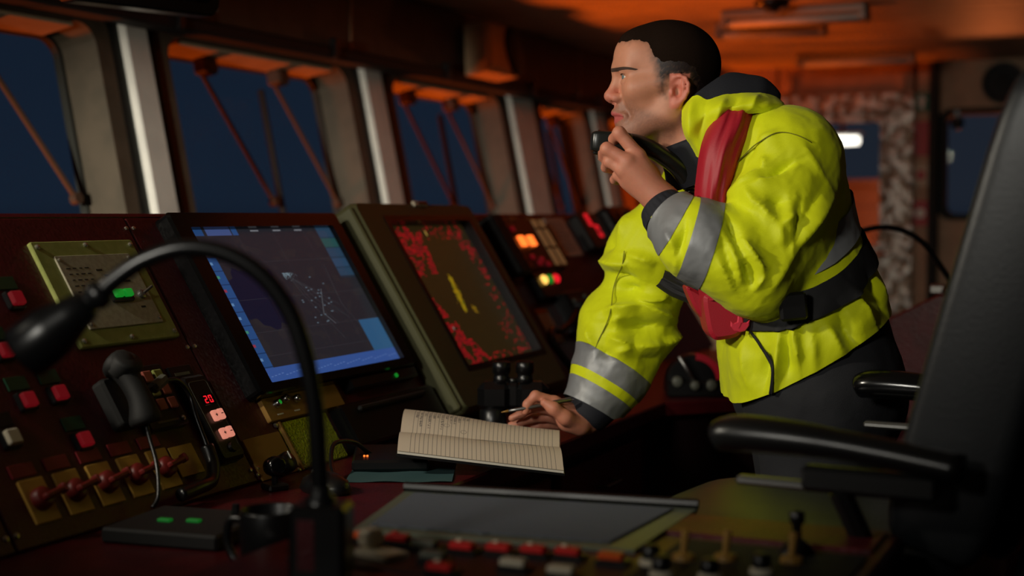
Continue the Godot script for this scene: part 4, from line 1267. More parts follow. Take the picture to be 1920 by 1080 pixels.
	# black mug
	var mg := thing("mug", pos(-1.095, 0.75, -1.645), "black mug behind the lamp base", "mug")
	obj("body", mb().smooth(true).lathe([Vector2(0, 0.0), Vector2(0.036, 0.0), Vector2(0.041, 0.006), Vector2(0.043, 0.096), Vector2(0.0415, 0.1), Vector2(0.0395, 0.098), Vector2(0.037, 0.02), Vector2(0, 0.018)], 36), mats.black_plastic, mg)
	obj("handle", mb().smooth(true).tube(smooth_path([Vector3(-0.042, 0.08, 0), Vector3(-0.066, 0.078, 0), Vector3(-0.072, 0.05, 0), Vector3(-0.06, 0.025, 0), Vector3(-0.041, 0.022, 0)], 5), 0.006, 8), mats.black_plastic, mg)
	# gooseneck chart lamp
	var l := thing("gooseneck_lamp", Transform3D(), "black gooseneck lamp arching over the console", "lamp")
	var bs := obj("base", mb(Transform3D(Basis(Vector3.UP, deg_to_rad(18)), Vector3(-0.894, 0.82, -1.45))).box(Vector3(0, 0.045, 0), Vector3(0.068, 0.09, 0.06), 0.006), mats.black_plastic, l)
	obj("label_plate", mb(Transform3D(Basis(Vector3.UP, deg_to_rad(18)), Vector3(-0.894, 0.82, -1.45))).box(Vector3(-0.012, 0.045, 0.0305), Vector3(0.02, 0.06, 0.001), 0.0), mats.console_red, bs)
	obj("collar", mb(pos(-0.896, 0.908, -1.451)).smooth(true).lathe([Vector2(0.02, 0), Vector2(0.018, 0.008), Vector2(0.013, 0.012), Vector2(0.013, 0.022), Vector2(0, 0.022)], 20), mats.black_plastic, l)
	var path := smooth_path([Vector3(-0.896, 0.915, -1.451), Vector3(-0.898, 0.97, -1.450), Vector3(-0.901, 1.026, -1.448), Vector3(-0.912, 1.089, -1.443), Vector3(-0.929, 1.139, -1.436), Vector3(-0.958, 1.18, -1.423), Vector3(-0.997, 1.205, -1.406), Vector3(-1.04, 1.211, -1.386), Vector3(-1.083, 1.197, -1.367), Vector3(-1.115, 1.174, -1.353), Vector3(-1.134, 1.155, -1.345)], 8)
	var rad := []
	for i in path.size():
		rad.append(0.0105 + (0.0006 if i % 2 == 0 else 0.0))
	obj("neck", mb().smooth(true).tube(path, rad, 14), mats.black_rubber, l)
	var dir := (Vector3(-1.215, 1.085, -1.308) - Vector3(-1.134, 1.155, -1.345)).normalized()
	var side := dir.cross(Vector3.UP).normalized()
	var hb := Transform3D(Basis(side, dir, side.cross(dir)), Vector3(-1.134, 1.155, -1.345))
	obj("neck_ring", mb(hb).smooth(true).lathe([Vector2(0.012, -0.012), Vector2(0.017, -0.008), Vector2(0.017, 0.004), Vector2(0.013, 0.008), Vector2(0.013, 0.016)], 20), mats.black_plastic, l)
	obj("shade", mb(hb).smooth(true).lathe([Vector2(0.013, 0.012), Vector2(0.019, 0.016), Vector2(0.024, 0.04), Vector2(0.031, 0.062), Vector2(0.033, 0.07), Vector2(0.034, 0.108), Vector2(0.032, 0.112), Vector2(0.03, 0.108), Vector2(0.028, 0.07), Vector2(0, 0.05)], 28), mats.black_plastic, l)

# ---------------------------------------------------------------- pilot chair and what stands behind it
func make_chair() -> void:
	var c := thing("pilot_chair", Transform3D(Basis(Vector3.UP, deg_to_rad(-6)), Vector3(-0.42, 0, -2.23)), "black leather pilot chair with two long armrests", "chair")
	# local: -x is forward, +z towards the camera
	cushion(c, "seat", Vector3(-0.05, 0.735, 0), Vector3(0.52, 0.13, 0.44), mats.leather)
	obj("seat_pan", mb().box(Vector3(-0.03, 0.66, 0), Vector3(0.44, 0.03, 0.44), 0.008), mats.black_plastic, c)
	obj("pedestal", mb(pos(-0.02, 0, 0)).smooth(true).lathe([Vector2(0, 0.002), Vector2(0.24, 0.002), Vector2(0.24, 0.02), Vector2(0.07, 0.05), Vector2(0.06, 0.3), Vector2(0.09, 0.62), Vector2(0.1, 0.65), Vector2(0, 0.65)], 28), mats.black_plastic, c)
	# backrest: a reclined slab with raised side bolsters
	var tilt := Transform3D(Basis(Vector3.BACK, deg_to_rad(-15)), Vector3(0.20, 0.79, 0))
	cushion_at(c, "backrest", tilt, Vector3(0.02, 0.36, 0), Vector3(0.11, 0.74, 0.40), mats.leather)
	for k in [-1, 1]:
		cushion_at(c, "bolster", tilt, Vector3(-0.02, 0.33, k * 0.225), Vector3(0.15, 0.66, 0.1), mats.leather)
	cushion_at(c, "headrest", tilt, Vector3(-0.01, 0.8, 0), Vector3(0.12, 0.2, 0.3), mats.leather)
	obj("back_shell", mb(tilt).box(Vector3(0.1, 0.34, 0), Vector3(0.03, 0.7, 0.46), 0.012), mats.black_plastic, c)
	for k in [-1, 1]:
		var z: float = 0.33 * k
		var y := 0.945
		var path := smooth_path([Vector3(-0.09, y, z), Vector3(-0.06, y + 0.008, z), Vector3(0.04, y + 0.006, z), Vector3(0.14, y - 0.003, z), Vector3(0.24, y - 0.016, z)], 5)
		var rad := []
		for i in path.size():
			rad.append(0.026 + 0.008 * sin(PI * clampf(i / 12.0, 0, 1)))
		var a := obj("armrest", mb().smooth(true).tube(path, rad, 14, 0.75), mats.black_gloss if k < 0 else mats.black_plastic, c)
		obj("arm_bracket", mb().box(Vector3(0.12, y - 0.045, z * 0.98), Vector3(0.18, 0.035, 0.025), 0.006), mats.black_plastic, a)
		obj("arm_strut", mb().tube([Vector3(0.08, y - 0.06, z * 0.97), Vector3(0.16, 0.68, z * 0.8)], 0.016, 8), mats.black_plastic, a)
		obj("release_lever", mb().box(Vector3(-0.02, y - 0.06, z * 0.92), Vector3(0.1, 0.012, 0.02), 0.004), mats.steel, a)

func cushion(parent: Node, called: String, c: Vector3, s: Vector3, m: Material) -> void:
	cushion_at(parent, called, Transform3D(), c, s, m)

# a puffed box: superellipsoid surface
func cushion_at(parent: Node, called: String, t: Transform3D, c: Vector3, s: Vector3, m: Material) -> void:
	var b := mb(t).smooth(true)
	var n := 28
	var k := 14
	var e := 0.32
	var at := func(i: int, j: int) -> Vector3:
		var a := TAU * i / n
		var p := PI * (float(j) / k - 0.5)
		var f := func(v: float) -> float: return signf(v) * pow(absf(v), e)
		return c + Vector3(s.x / 2 * f.call(cos(p)) * f.call(cos(a)), s.y / 2 * f.call(sin(p)), s.z / 2 * f.call(cos(p)) * f.call(sin(a)))
	for i in n:
		for j in k:
			b.quad_o(at.call(i, j), at.call(i + 1, j), at.call(i + 1, j + 1), at.call(i, j + 1), c)
	obj(called, b, m, parent)

func make_aft_things() -> void:
	var c := thing("aft_console", Transform3D(Basis(Vector3.UP, deg_to_rad(-14)), Vector3(-0.32, 0, -4.55)), "dark red console behind the pilot chair", "console")
	obj("body", mb().extrude(PackedVector2Array([Vector2(-0.3, 0), Vector2(0.5, 0), Vector2(0.5, 1.02), Vector2(-0.2, 1.02), Vector2(-0.36, 0.94)]), -0.3, 0.25, 0.008), mats.console_red, c)
	obj("hinge", mb().box(Vector3(-0.22, 1.03, 0.2), Vector3(0.05, 0.03, 0.03), 0.006), mats.steel, c)
	var g := thing("gooseneck_microphone", Transform3D(), "black gooseneck arching out from behind the jacket", "microphone")
	# stands on the aft console
	obj("neck", mb().smooth(true).tube(smooth_path([Vector3(-0.86, 1.15, -4.22), Vector3(-0.775, 1.205, -4.253), Vector3(-0.69, 1.211, -4.291), Vector3(-0.618, 1.169, -4.323), Vector3(-0.557, 1.081, -4.351), Vector3(-0.54, 1.05, -4.36)], 8), 0.0085, 10), mats.black_rubber, g)
	obj("foot", mb(pos(-0.54, 1.022, -4.36)).smooth(true).lathe([Vector2(0, 0.002), Vector2(0.03, 0.002), Vector2(0.026, 0.012), Vector2(0.012, 0.016), Vector2(0.012, 0.03), Vector2(0, 0.03)], 18), mats.black_plastic, g)
	var s := thing("antenna_connector", pos(-0.485, 1.022, -4.40), "chrome ribbed connector standing beside the pilot chair", "connector")
	obj("stem", mb().smooth(true).lathe([Vector2(0, 0), Vector2(0.02, 0), Vector2(0.018, 0.01), Vector2(0.007, 0.02), Vector2(0.008, 0.12), Vector2(0.006, 0.13), Vector2(0.012, 0.155), Vector2(0, 0.156)], 18), mats.chrome, s)
	obj("barrel", mb().lathe([Vector2(0.012, 0.15), Vector2(0.0145, 0.156), Vector2(0.0145, 0.176), Vector2(0.012, 0.178), Vector2(0.0145, 0.181), Vector2(0.0145, 0.2), Vector2(0.0115, 0.203), Vector2(0.0115, 0.222), Vector2(0, 0.224)], 18), mats.chrome, s)

# ---------------------------------------------------------------- smooth bodies: joined distance fields meshed as surface nets
class Field:
	var kind := PackedInt32Array()
	var a := PackedVector3Array()
	var ba := PackedVector3Array()
	var inv := PackedFloat64Array()
	var ra := PackedFloat64Array()
	var rb := PackedFloat64Array()
	var k := PackedFloat64Array()
	var less := PackedInt32Array()
	var turn := []
	func limb(p: Vector3, q: Vector3, r0: float, r1: float, sm := 0.03, sub := false) -> void:
		kind.append(0)
		a.append(p)
		ba.append(q - p)
		inv.append(1.0 / max((q - p).length_squared(), 1e-9))
		ra.append(r0)
		rb.append(r1)
		k.append(sm)
		less.append(1 if sub else 0)
		turn.append(null)
	func chain(pts: Array, rs: Array, sm := 0.03) -> void:
		for i in pts.size() - 1:
			limb(pts[i], pts[i + 1], rs[i], rs[i + 1], sm)
	func egg(c: Vector3, r: Vector3, sm := 0.02, sub := false, b = null) -> void:
		kind.append(1)
		a.append(c)
		ba.append(r)
		inv.append(0.0)
		ra.append(0.0)
		rb.append(0.0)
		k.append(sm)
		less.append(1 if sub else 0)
		turn.append(b.inverse() if b != null else null)
	func one(i: int, p: Vector3) -> float:
		var q := p - a[i]
		if kind[i] == 0:
			var h := clampf(q.dot(ba[i]) * inv[i], 0.0, 1.0)
			return (q - ba[i] * h).length() - (ra[i] + (rb[i] - ra[i]) * h)
		if turn[i] != null:
			q = turn[i] * q
		var r := ba[i]
		var v := q / r
		var k0 := v.length()
		var k1 := (v / r).length()
		if k1 < 1e-9:
			return -min(r.x, min(r.y, r.z))
		return k0 * (k0 - 1.0) / k1
	func value(p: Vector3, list) -> float:
		var d := 1.0
		for i in list:
			var e := one(i, p)
			var kk := k[i]
			if less[i] == 1:
				e = -e
				var h := maxf(kk - absf(d - e), 0.0) / kk
				d = maxf(d, e) + h * h * kk * 0.25
			else:
				var h := maxf(kk - absf(d - e), 0.0) / kk
				d = minf(d, e) - h * h * kk * 0.25
		return d
	func all() -> PackedInt32Array:
		var l := PackedInt32Array()
		for i in kind.size():
			l.append(i)
		return l
	func near_list(p: Vector3, reach: float) -> PackedInt32Array:
		var es := PackedFloat64Array()
		var dm := 1e9
		for i in kind.size():
			var e := one(i, p)
			es.append(e)
			if less[i] == 0:
				dm = minf(dm, e)
		var l := PackedInt32Array()
		for i in kind.size():
			if less[i] == 1:
				if es[i] < reach * 1.5 + k[i]:
					l.append(i)
			elif es[i] < dm + reach * 2.2 + k[i]:
				l.append(i)
		return l
	# surface nets inside the box lo..hi with cells of size h; gives {v, n, t}
	func net(lo: Vector3, hi: Vector3, h: float) -> Dictionary:
		var B := 4
		var bx := int(ceil((hi.x - lo.x) / (h * B)))
		var by := int(ceil((hi.y - lo.y) / (h * B)))
		var bz := int(ceil((hi.z - lo.z) / (h * B)))
		var nx := bx * B + 1
		var ny := by * B + 1
		var nz := bz * B + 1
		var sx := 1
		var sy := nx
		var sz := nx * ny
		var val := PackedFloat32Array()
		val.resize(nx * ny * nz)
		val.fill(9.0)
		var ids := PackedInt32Array()
		ids.resize(nx * ny * nz)
		ids.fill(-1)
		var reach := h * B * 0.87
		var active := []
		for kz in bz:
			for ky in by:
				for kx in bx:
					var c := lo + Vector3(kx + 0.5, ky + 0.5, kz + 0.5) * (h * B)
					var l := near_list(c, reach)
					var d := value(c, l)
					if absf(d) > reach * 1.25 + 0.001:
						continue
					active.append(Vector3i(kx, ky, kz))
					for z in range(kz * B, kz * B + B + 1):
						for y in range(ky * B, ky * B + B + 1):
							var base := z * sz + y * sy
							for x in range(kx * B, kx * B + B + 1):
								if val[base + x] > 8.0:
									val[base + x] = value(lo + Vector3(x, y, z) * h, l)
		var V := PackedVector3Array()
		var T := PackedInt32Array()
		var off := [0, sx, sy, sx + sy, sz, sz + sx, sz + sy, sz + sx + sy]
		var cor := [Vector3(0, 0, 0), Vector3(1, 0, 0), Vector3(0, 1, 0), Vector3(1, 1, 0), Vector3(0, 0, 1), Vector3(1, 0, 1), Vector3(0, 1, 1), Vector3(1, 1, 1)]
		var edges := [[0, 1], [2, 3], [4, 5], [6, 7], [0, 2], [1, 3], [4, 6], [5, 7], [0, 4], [1, 5], [2, 6], [3, 7]]
		for b in active:
			for z in range(b.z * B, b.z * B + B):
				for y in range(b.y * B, b.y * B + B):
					for x in range(b.x * B, b.x * B + B):
						var i0: int = z * sz + y * sy + x
						var s := 0
						for o in off:
							if val[i0 + o] < 0.0:
								s += 1
						if s == 0 or s == 8:
							continue
						var acc := Vector3.ZERO
						var n := 0
						for e in edges:
							var u := val[i0 + off[e[0]]]
							var w := val[i0 + off[e[1]]]
							if (u < 0.0) != (w < 0.0):
								acc += cor[e[0]].lerp(cor[e[1]], u / (u - w))
								n += 1
						ids[i0] = V.size()
						V.append(lo + (Vector3(x, y, z) + acc / n) * h)
		var ax := [[sx, sy, sz], [sy, sz, sx], [sz, sx, sy]]
		for b in active:
			for z in range(b.z * B, b.z * B + B):
				for y in range(b.y * B, b.y * B + B):
					for x in range(b.x * B, b.x * B + B):
						var i0: int = z * sz + y * sy + x
						if ids[i0] < 0:
							continue
						for m in ax:
							if (val[i0] < 0.0) == (val[i0 + m[0]] < 0.0):
								continue
							var p: int = i0 - m[1]
							var q: int = i0 - m[2]
							var r: int = i0 - m[1] - m[2]
							if r < 0 or ids[p] < 0 or ids[q] < 0 or ids[r] < 0:
								continue
							if val[i0] < 0.0:
								T.append_array([ids[i0], ids[p], ids[r], ids[i0], ids[r], ids[q]])
							else:
								T.append_array([ids[i0], ids[r], ids[p], ids[i0], ids[q], ids[r]])
		var out := {"v": V, "t": T}
		out["n"] = Field.normals(V, T)
		# make all triangles run so that their normals leave the body
		var l0 := all()
		var flips := 0
		for s in 40:
			var i := int(V.size() * (s + 0.5) / 40.0)
			if value(V[i] + out.n[i] * h, l0) < value(V[i] - out.n[i] * h, l0):
				flips += 1
		if flips > 20:
			for i in range(0, T.size(), 3):
				var w := T[i + 1]
				T[i + 1] = T[i + 2]
				T[i + 2] = w
			out.t = T
			out.n = Field.normals(V, T)
		return out
	static func normals(V: PackedVector3Array, T: PackedInt32Array) -> PackedVector3Array:
		var N := PackedVector3Array()
		N.resize(V.size())
		for i in range(0, T.size(), 3):
			var f := (V[T[i + 1]] - V[T[i]]).cross(V[T[i + 2]] - V[T[i]])
			N[T[i]] += f
			N[T[i + 1]] += f
			N[T[i + 2]] += f
		for i in N.size():
			N[i] = N[i].normalized()
		return N

# splits a surface where g (one value for each vertex) changes sign: [inside, outside]
func cut(s: Dictionary, g: PackedFloat32Array) -> Array:
	var parts := []
	for side in 2:
		var V := PackedVector3Array()
		var N := PackedVector3Array()
		var T := PackedInt32Array()
		var at := {}
		var on_edge := {}
		var t: PackedInt32Array = s.t
		for i in range(0, t.size(), 3):
			var poly := []
			for e in 3:
				var p := t[i + e]
				var q := t[i + (e + 1) % 3]
				var gp := g[p] if side == 0 else -g[p]
				var gq := g[q] if side == 0 else -g[q]
				if gp < 0.0:
					if not at.has(p):
						at[p] = V.size()
						V.append(s.v[p])
						N.append(s.n[p])
					poly.append(at[p])
				if (gp < 0.0) != (gq < 0.0):
					var key := Vector2i(mini(p, q), maxi(p, q))
					if not on_edge.has(key):
						var f := gp / (gp - gq)
						on_edge[key] = V.size()
						V.append(s.v[p].lerp(s.v[q], f))
						N.append(s.n[p].lerp(s.n[q], f).normalized())
					poly.append(on_edge[key])
			for k in range(1, poly.size() - 1):
				T.append_array([poly[0], poly[k], poly[k + 1]])
		parts.append({"v": V, "n": N, "t": T})
	return parts

func by(s: Dictionary, f: Callable) -> PackedFloat32Array:
	var g := PackedFloat32Array()
	g.resize(s.v.size())
	for i in g.size():
		g[i] = f.call(s.v[i])
	return g

func puff(s: Dictionary, d: float) -> Dictionary:
	var V := PackedVector3Array()
	for i in s.v.size():
		V.append(s.v[i] + s.n[i] * d)
	return {"v": V, "n": s.n, "t": s.t}

func surface_mesh(list: Array, colors = null) -> ArrayMesh:
	var V := PackedVector3Array()
	var N := PackedVector3Array()
	var C := PackedColorArray()
	var T := PackedInt32Array()
	for j in list.size():
		var s: Dictionary = list[j]
		var o := V.size()
		V.append_array(s.v)
		N.append_array(s.n)
		for i in range(0, s.t.size(), 3):
			T.append_array([s.t[i] + o, s.t[i + 2] + o, s.t[i + 1] + o])
		if colors != null:
			C.append_array(colors[j])
	var arr := []
	arr.resize(Mesh.ARRAY_MAX)
	arr[Mesh.ARRAY_VERTEX] = V
	arr[Mesh.ARRAY_NORMAL] = N
	arr[Mesh.ARRAY_INDEX] = T
	if colors != null:
		arr[Mesh.ARRAY_COLOR] = C
	var m := ArrayMesh.new()
	m.add_surface_from_arrays(Mesh.PRIMITIVE_TRIANGLES, arr)
	return m

# sheet lofted through rows of points (each row the same length), smoothed both ways
func loft(rows: Array, n := 6, m := 5) -> MB:
	var dense := []
	for r in rows:
		dense.append(smooth_path(r, n))
	var cols := []
	for i in dense[0].size():
		var c := []
		for r in dense:
			c.append(r[i])
		cols.append(smooth_path(c, m))
	var b := mb().smooth(true)
	for i in cols.size() - 1:
		for j in cols[0].size() - 1:
			b.quad(cols[i][j], cols[i + 1][j], cols[i + 1][j + 1], cols[i][j + 1])
	return b

func loft_surface(rows: Array, n: int, m: int) -> Dictionary:
	var dense := []
	for r in rows:
		dense.append(smooth_path(r, n))
	var V := PackedVector3Array()
	var T := PackedInt32Array()
	var high := 0
	for i in dense[0].size():
		var c := []
		for r in dense:
			c.append(r[i])
		c = smooth_path(c, m)
		high = c.size()
		V.append_array(PackedVector3Array(c))
	for i in dense[0].size() - 1:
		for j in high - 1:
			var o: int = i * high + j
			T.append_array([o, o + high, o + high + 1, o, o + high + 1, o + 1])
	return {"v": V, "t": T, "n": Field.normals(V, T)}

# the separate patches of a surface
func patches(s: Dictionary) -> Array:
	var up := PackedInt32Array()
	for i in s.v.size():
		up.append(i)
	var top := func(i: int) -> int:
		while up[i] != i:
			up[i] = up[up[i]]
			i = up[i]
		return i
	for i in range(0, s.t.size(), 3):
		var a: int = top.call(s.t[i])
		for k in [1, 2]:
			var b: int = top.call(s.t[i + k])
			if a != b:
				up[b] = a
	var out := {}
	for i in range(0, s.t.size(), 3):
		var a: int = top.call(s.t[i])
		if not out.has(a):
			out[a] = {"v": s.v, "n": s.n, "t": PackedInt32Array()}
		out[a].t.append_array([s.t[i], s.t[i + 1], s.t[i + 2]])
	return out.values()

# ---------------------------------------------------------------- the person
const HEAD := Vector3(-0.2427, 1.5258, 0.0000)

func hd(x: float, y: float, z: float) -> Vector3:
	return HEAD + Vector3(x, y, z) / 1000.0

func make_head() -> Field:
	var f := Field.new()
	f.egg(hd(2, 19, 0), Vector3(0.097, 0.078, 0.075), 0.02)
	f.egg(hd(18, 4, 0), Vector3(0.078, 0.076, 0.076), 0.02)
	f.egg(hd(-36, -42, 0), Vector3(0.053, 0.078, 0.057), 0.03)
	f.egg(hd(-62, 30, 0), Vector3(0.034, 0.040, 0.056), 0.03)
	for s in [-1, 1]:
		f.limb(hd(0, -84, s * 48), hd(-66, -116, s * 14), 0.014, 0.016, 0.035)
		f.limb(hd(6, -40, s * 56), hd(0, -84, s * 48), 0.012, 0.014, 0.035)
		f.limb(hd(-92, 5, s * 8), hd(-74, 5, s * 44), 0.011, 0.012, 0.016)
		f.egg(hd(-58, -38, s * 42), Vector3(0.026, 0.02, 0.02), 0.025)
		f.limb(hd(-66, -34, s * 50), hd(-14, -24, s * 64), 0.012, 0.010, 0.02)
	f.egg(hd(-76, -113, 0), Vector3(0.018, 0.019, 0.021), 0.02)
	f.limb(hd(-86, -68, 0), hd(-78, -100, 0), 0.014, 0.012, 0.02)
	# eye sockets, then lids
	for s in [-1, 1]:
		f.egg(hd(-97, -13, s * 31), Vector3(0.017, 0.012, 0.018), 0.012, true)
	for s in [-1, 1]:
		f.egg(hd(-75, -14, s * 33), Vector3(0.0135, 0.0125, 0.0135), 0.003)
		f.chain([hd(-85, -6, s * 19), hd(-88, -2.4, s * 29), hd(-84, -2.6, s * 39), hd(-76, -5, s * 46), hd(-68, -10, s * 50)], [0.0045, 0.005, 0.005, 0.0046, 0.004], 0.004)
		f.chain([hd(-83, -19, s * 20), hd(-86.5, -22, s * 29), hd(-82.5, -22, s * 39), hd(-75, -20, s * 46), hd(-68, -15, s * 50)], [0.0035, 0.0042, 0.0042, 0.004, 0.0036], 0.005)
	# nose
	f.limb(hd(-92, -4, 0), hd(-108, -44, 0), 0.0075, 0.0098, 0.012)
	f.egg(hd(-109, -47, 0), Vector3(0.0115, 0.0105, 0.0115), 0.008)
	for s in [-1, 1]:
		f.egg(hd(-96, -51, s * 13), Vector3(0.0125, 0.0092, 0.0072), 0.005)
	f.limb(hd(-106, -56, 0), hd(-94, -60, 0), 0.0045, 0.006, 0.006)
	for s in [-1, 1]:
		f.egg(hd(-102, -60, s * 6.5), Vector3(0.0065, 0.0048, 0.004), 0.003, true)
	for s in [-1, 1]:
		f.limb(hd(-88, -58, s * 21), hd(-74, -86, s * 31), 0.0006, 0.0006, 0.012, true)
	# lips, parted a little
	f.limb(hd(-99, -79, 0), hd(-82, -86, 24), 0.0072, 0.0046, 0.006)
	f.limb(hd(-99, -79, 0), hd(-82, -86, -24), 0.0072, 0.0046, 0.006)
	f.limb(hd(-91, -95, 0), hd(-80, -91, 22), 0.0082, 0.005, 0.006)
	f.limb(hd(-91, -95, 0), hd(-80, -91, -22), 0.0082, 0.005, 0.006)
	f.limb(hd(-106, -87.5, 0), hd(-83, -88, 25), 0.0023, 0.0016, 0.003, true)
	f.limb(hd(-106, -87.5, 0), hd(-83, -88, -25), 0.0023, 0.0016, 0.003, true)
	# ears
	for s in [-1, 1]:
		var er := func(x: float, y: float, z: float) -> Vector3: return hd(15.0 + (x - 24.0) * 0.84, -41.0 + (y + 28.0) * 0.84, s * (70.0 + (z - 72.0) * 0.95))
		var rim := []
		for q in [[10, -24, 74], [7, -10, 76], [14, 1, 80], [26, 3, 85], [38, -3, 89], [44, -17, 91], [43, -32, 89], [36, -46, 85], [27, -55, 80]]:
			rim.append(er.call(q[0], q[1], q[2]))
		f.chain(rim, [0.003, 0.0034, 0.0037, 0.0037, 0.0037, 0.0037, 0.0037, 0.0037, 0.0042], 0.003)
		f.egg(er.call(20, -57, 76), Vector3(0.0085, 0.0105, 0.0055), 0.006)
		f.egg(er.call(25, -26, 76), Vector3(0.015, 0.024, 0.0065), 0.004, false, Basis(Vector3.UP, deg_to_rad(-24.0 * s)))
		var fold_in := []
		for q in [[31, -8, 86], [34, -22, 87], [30, -38, 83], [19, -47, 79]]:
			fold_in.append(er.call(q[0], q[1], q[2]))
		f.chain(fold_in, [0.0028, 0.0032, 0.0034, 0.0034], 0.003)
		f.egg(er.call(20, -32, 84), Vector3(0.0085, 0.0125, 0.0115), 0.003, true)
		f.egg(er.call(8, -34, 76), Vector3(0.004, 0.007, 0.006), 0.004)
	# neck
	f.limb(hd(32, -62, 0), hd(78, -185, 0), 0.056, 0.062, 0.03)
	f.limb(hd(2, -118, 0), hd(40, -160, 0), 0.018, 0.03, 0.03)
	return f

func hand_left() -> Field:
	var f := Field.new()
	var w := Vector3(-0.2627, 1.2746, 0.1350)
	var mi := Vector3(-0.3084, 1.3591, 0.1350)
	var mm := Vector3(-0.3289, 1.3479, 0.1450)
	var mr := Vector3(-0.3363, 1.3314, 0.1400)
	var mp := Vector3(-0.3281, 1.3102, 0.1250)
	f.limb(Vector3(-0.2433, 1.2451, 0.1300), w, 0.028, 0.026, 0.02)
	for q in [[mi, 0.0135], [mm, 0.0135], [mr, 0.013], [mp, 0.012]]:
		f.limb(w, q[0], 0.021, q[1], 0.02)
	f.egg(Vector3(-0.2981, 1.3175, 0.1100), Vector3(0.034, 0.034, 0.02), 0.02)
	# fingers close over the handset away from the camera
	f.chain([mi, Vector3(-0.3438, 1.4013, 0.1320), Vector3(-0.3523, 1.3903, 0.1000), Vector3(-0.3368, 1.3773, 0.0800)], [0.0132, 0.0118, 0.0102, 0.0088], 0.006)
	f.chain([mm, Vector3(-0.3667, 1.3717, 0.1380), Vector3(-0.3725, 1.3603, 0.1050), Vector3(-0.3508, 1.3493, 0.0800)], [0.0132, 0.0118, 0.0102, 0.0088], 0.006)
	f.chain([mr, Vector3(-0.3623, 1.3484, 0.1320), Vector3(-0.3661, 1.3386, 0.1000), Vector3(-0.3455, 1.3313, 0.0780)], [0.012, 0.0098, 0.0085, 0.0075], 0.006)
	f.chain([mp, Vector3(-0.3456, 1.3232, 0.1200), Vector3(-0.3497, 1.3159, 0.0950), Vector3(-0.3324, 1.3123, 0.0780)], [0.0105, 0.0088, 0.0078, 0.007], 0.006)
	# thumb leaves the far side of the palm and lies along the handset
	f.chain([Vector3(-0.2712, 1.2947, 0.1100), Vector3(-0.2883, 1.3353, 0.0780), Vector3(-0.3025, 1.3623, 0.0550), Vector3(-0.3204, 1.3787, 0.0500)], [0.017, 0.013, 0.0105, 0.008], 0.012)
	return f

func hand_right() -> Field:
	var f := Field.new()
	var w := Vector3(-0.3848, 0.8142, -0.2500)
	var mi := Vector3(-0.4516, 0.8558, -0.2200)
	var mm := Vector3(-0.4577, 0.8366, -0.2450)
	var mr := Vector3(-0.4569, 0.8171, -0.2700)
	var mp := Vector3(-0.4472, 0.7992, -0.2900)
	f.limb(Vector3(-0.3507, 0.8268, -0.2500), w, 0.027, 0.026, 0.02)
	for q in [[mi, 0.0135], [mm, 0.013], [mr, 0.0125], [mp, 0.012]]:
		f.limb(w, q[0], 0.022, q[1], 0.018)
	f.egg(Vector3(-0.4151, 0.8102, -0.2300), Vector3(0.03, 0.021, 0.028), 0.02)
	f.chain([mi, Vector3(-0.4923, 0.8706, -0.2100), Vector3(-0.5091, 0.8533, -0.2050), Vector3(-0.5136, 0.8375, -0.2050)], [0.0125, 0.0105, 0.0092, 0.0078], 0.006)
	f.chain([mm, Vector3(-0.4964, 0.8425, -0.2350), Vector3(-0.5224, 0.8295, -0.2300), Vector3(-0.5416, 0.8205, -0.2300)], [0.012, 0.0105, 0.009, 0.0078], 0.006)
	f.chain([mr, Vector3(-0.4983, 0.8162, -0.2600), Vector3(-0.5245, 0.8066, -0.2550), Vector3(-0.5439, 0.8020, -0.2550)], [0.0115, 0.01, 0.0088, 0.0076], 0.006)
	f.chain([mp, Vector3(-0.4842, 0.7961, -0.2800), Vector3(-0.5048, 0.7914, -0.2800), Vector3(-0.5209, 0.7903, -0.2800)], [0.0105, 0.0088, 0.0078, 0.007], 0.006)
	f.chain([Vector3(-0.3975, 0.8038, -0.2200), Vector3(-0.4300, 0.8265, -0.1950), Vector3(-0.4548, 0.8466, -0.1880), Vector3(-0.4737, 0.8586, -0.1900)], [0.019, 0.0145, 0.012, 0.009], 0.012)
	return f

func torso_field() -> Field:
	var f := Field.new()
	add_torso(f)
	return f

func add_torso(f: Field) -> void:
	# torso: two columns side by side, leaning forward
	for t in [2.735, 2.865]:
		f.chain([Vector3(0, 0, 2.8 - t) + Vector3(-0.0660, 1.3440, 0.0000), Vector3(0, 0, 2.8 - t) + Vector3(-0.0217, 1.2531, 0.0000), Vector3(0, 0, 2.8 - t) + Vector3(0.0193, 1.0871, 0.0000), Vector3(0, 0, 2.8 - t) + Vector3(0.0285, 1.0038, 0.0000), Vector3(0, 0, 2.8 - t) + Vector3(0.0340, 0.8782, 0.0000)], [0.088, 0.110, 0.130, 0.145, 0.155], 0.05)
	f.limb(Vector3(-0.1017, 1.3873, 0.0400), Vector3(-0.0889, 1.3913, -0.0400), 0.06, 0.06, 0.05)
	# shoulders
	f.limb(Vector3(-0.0546, 1.3650, 0.0400), Vector3(-0.0222, 1.3504, 0.1050), 0.078, 0.082, 0.05)
	f.limb(Vector3(-0.0945, 1.3687, -0.0500), Vector3(-0.1232, 1.3248, -0.1800), 0.09, 0.09, 0.05)

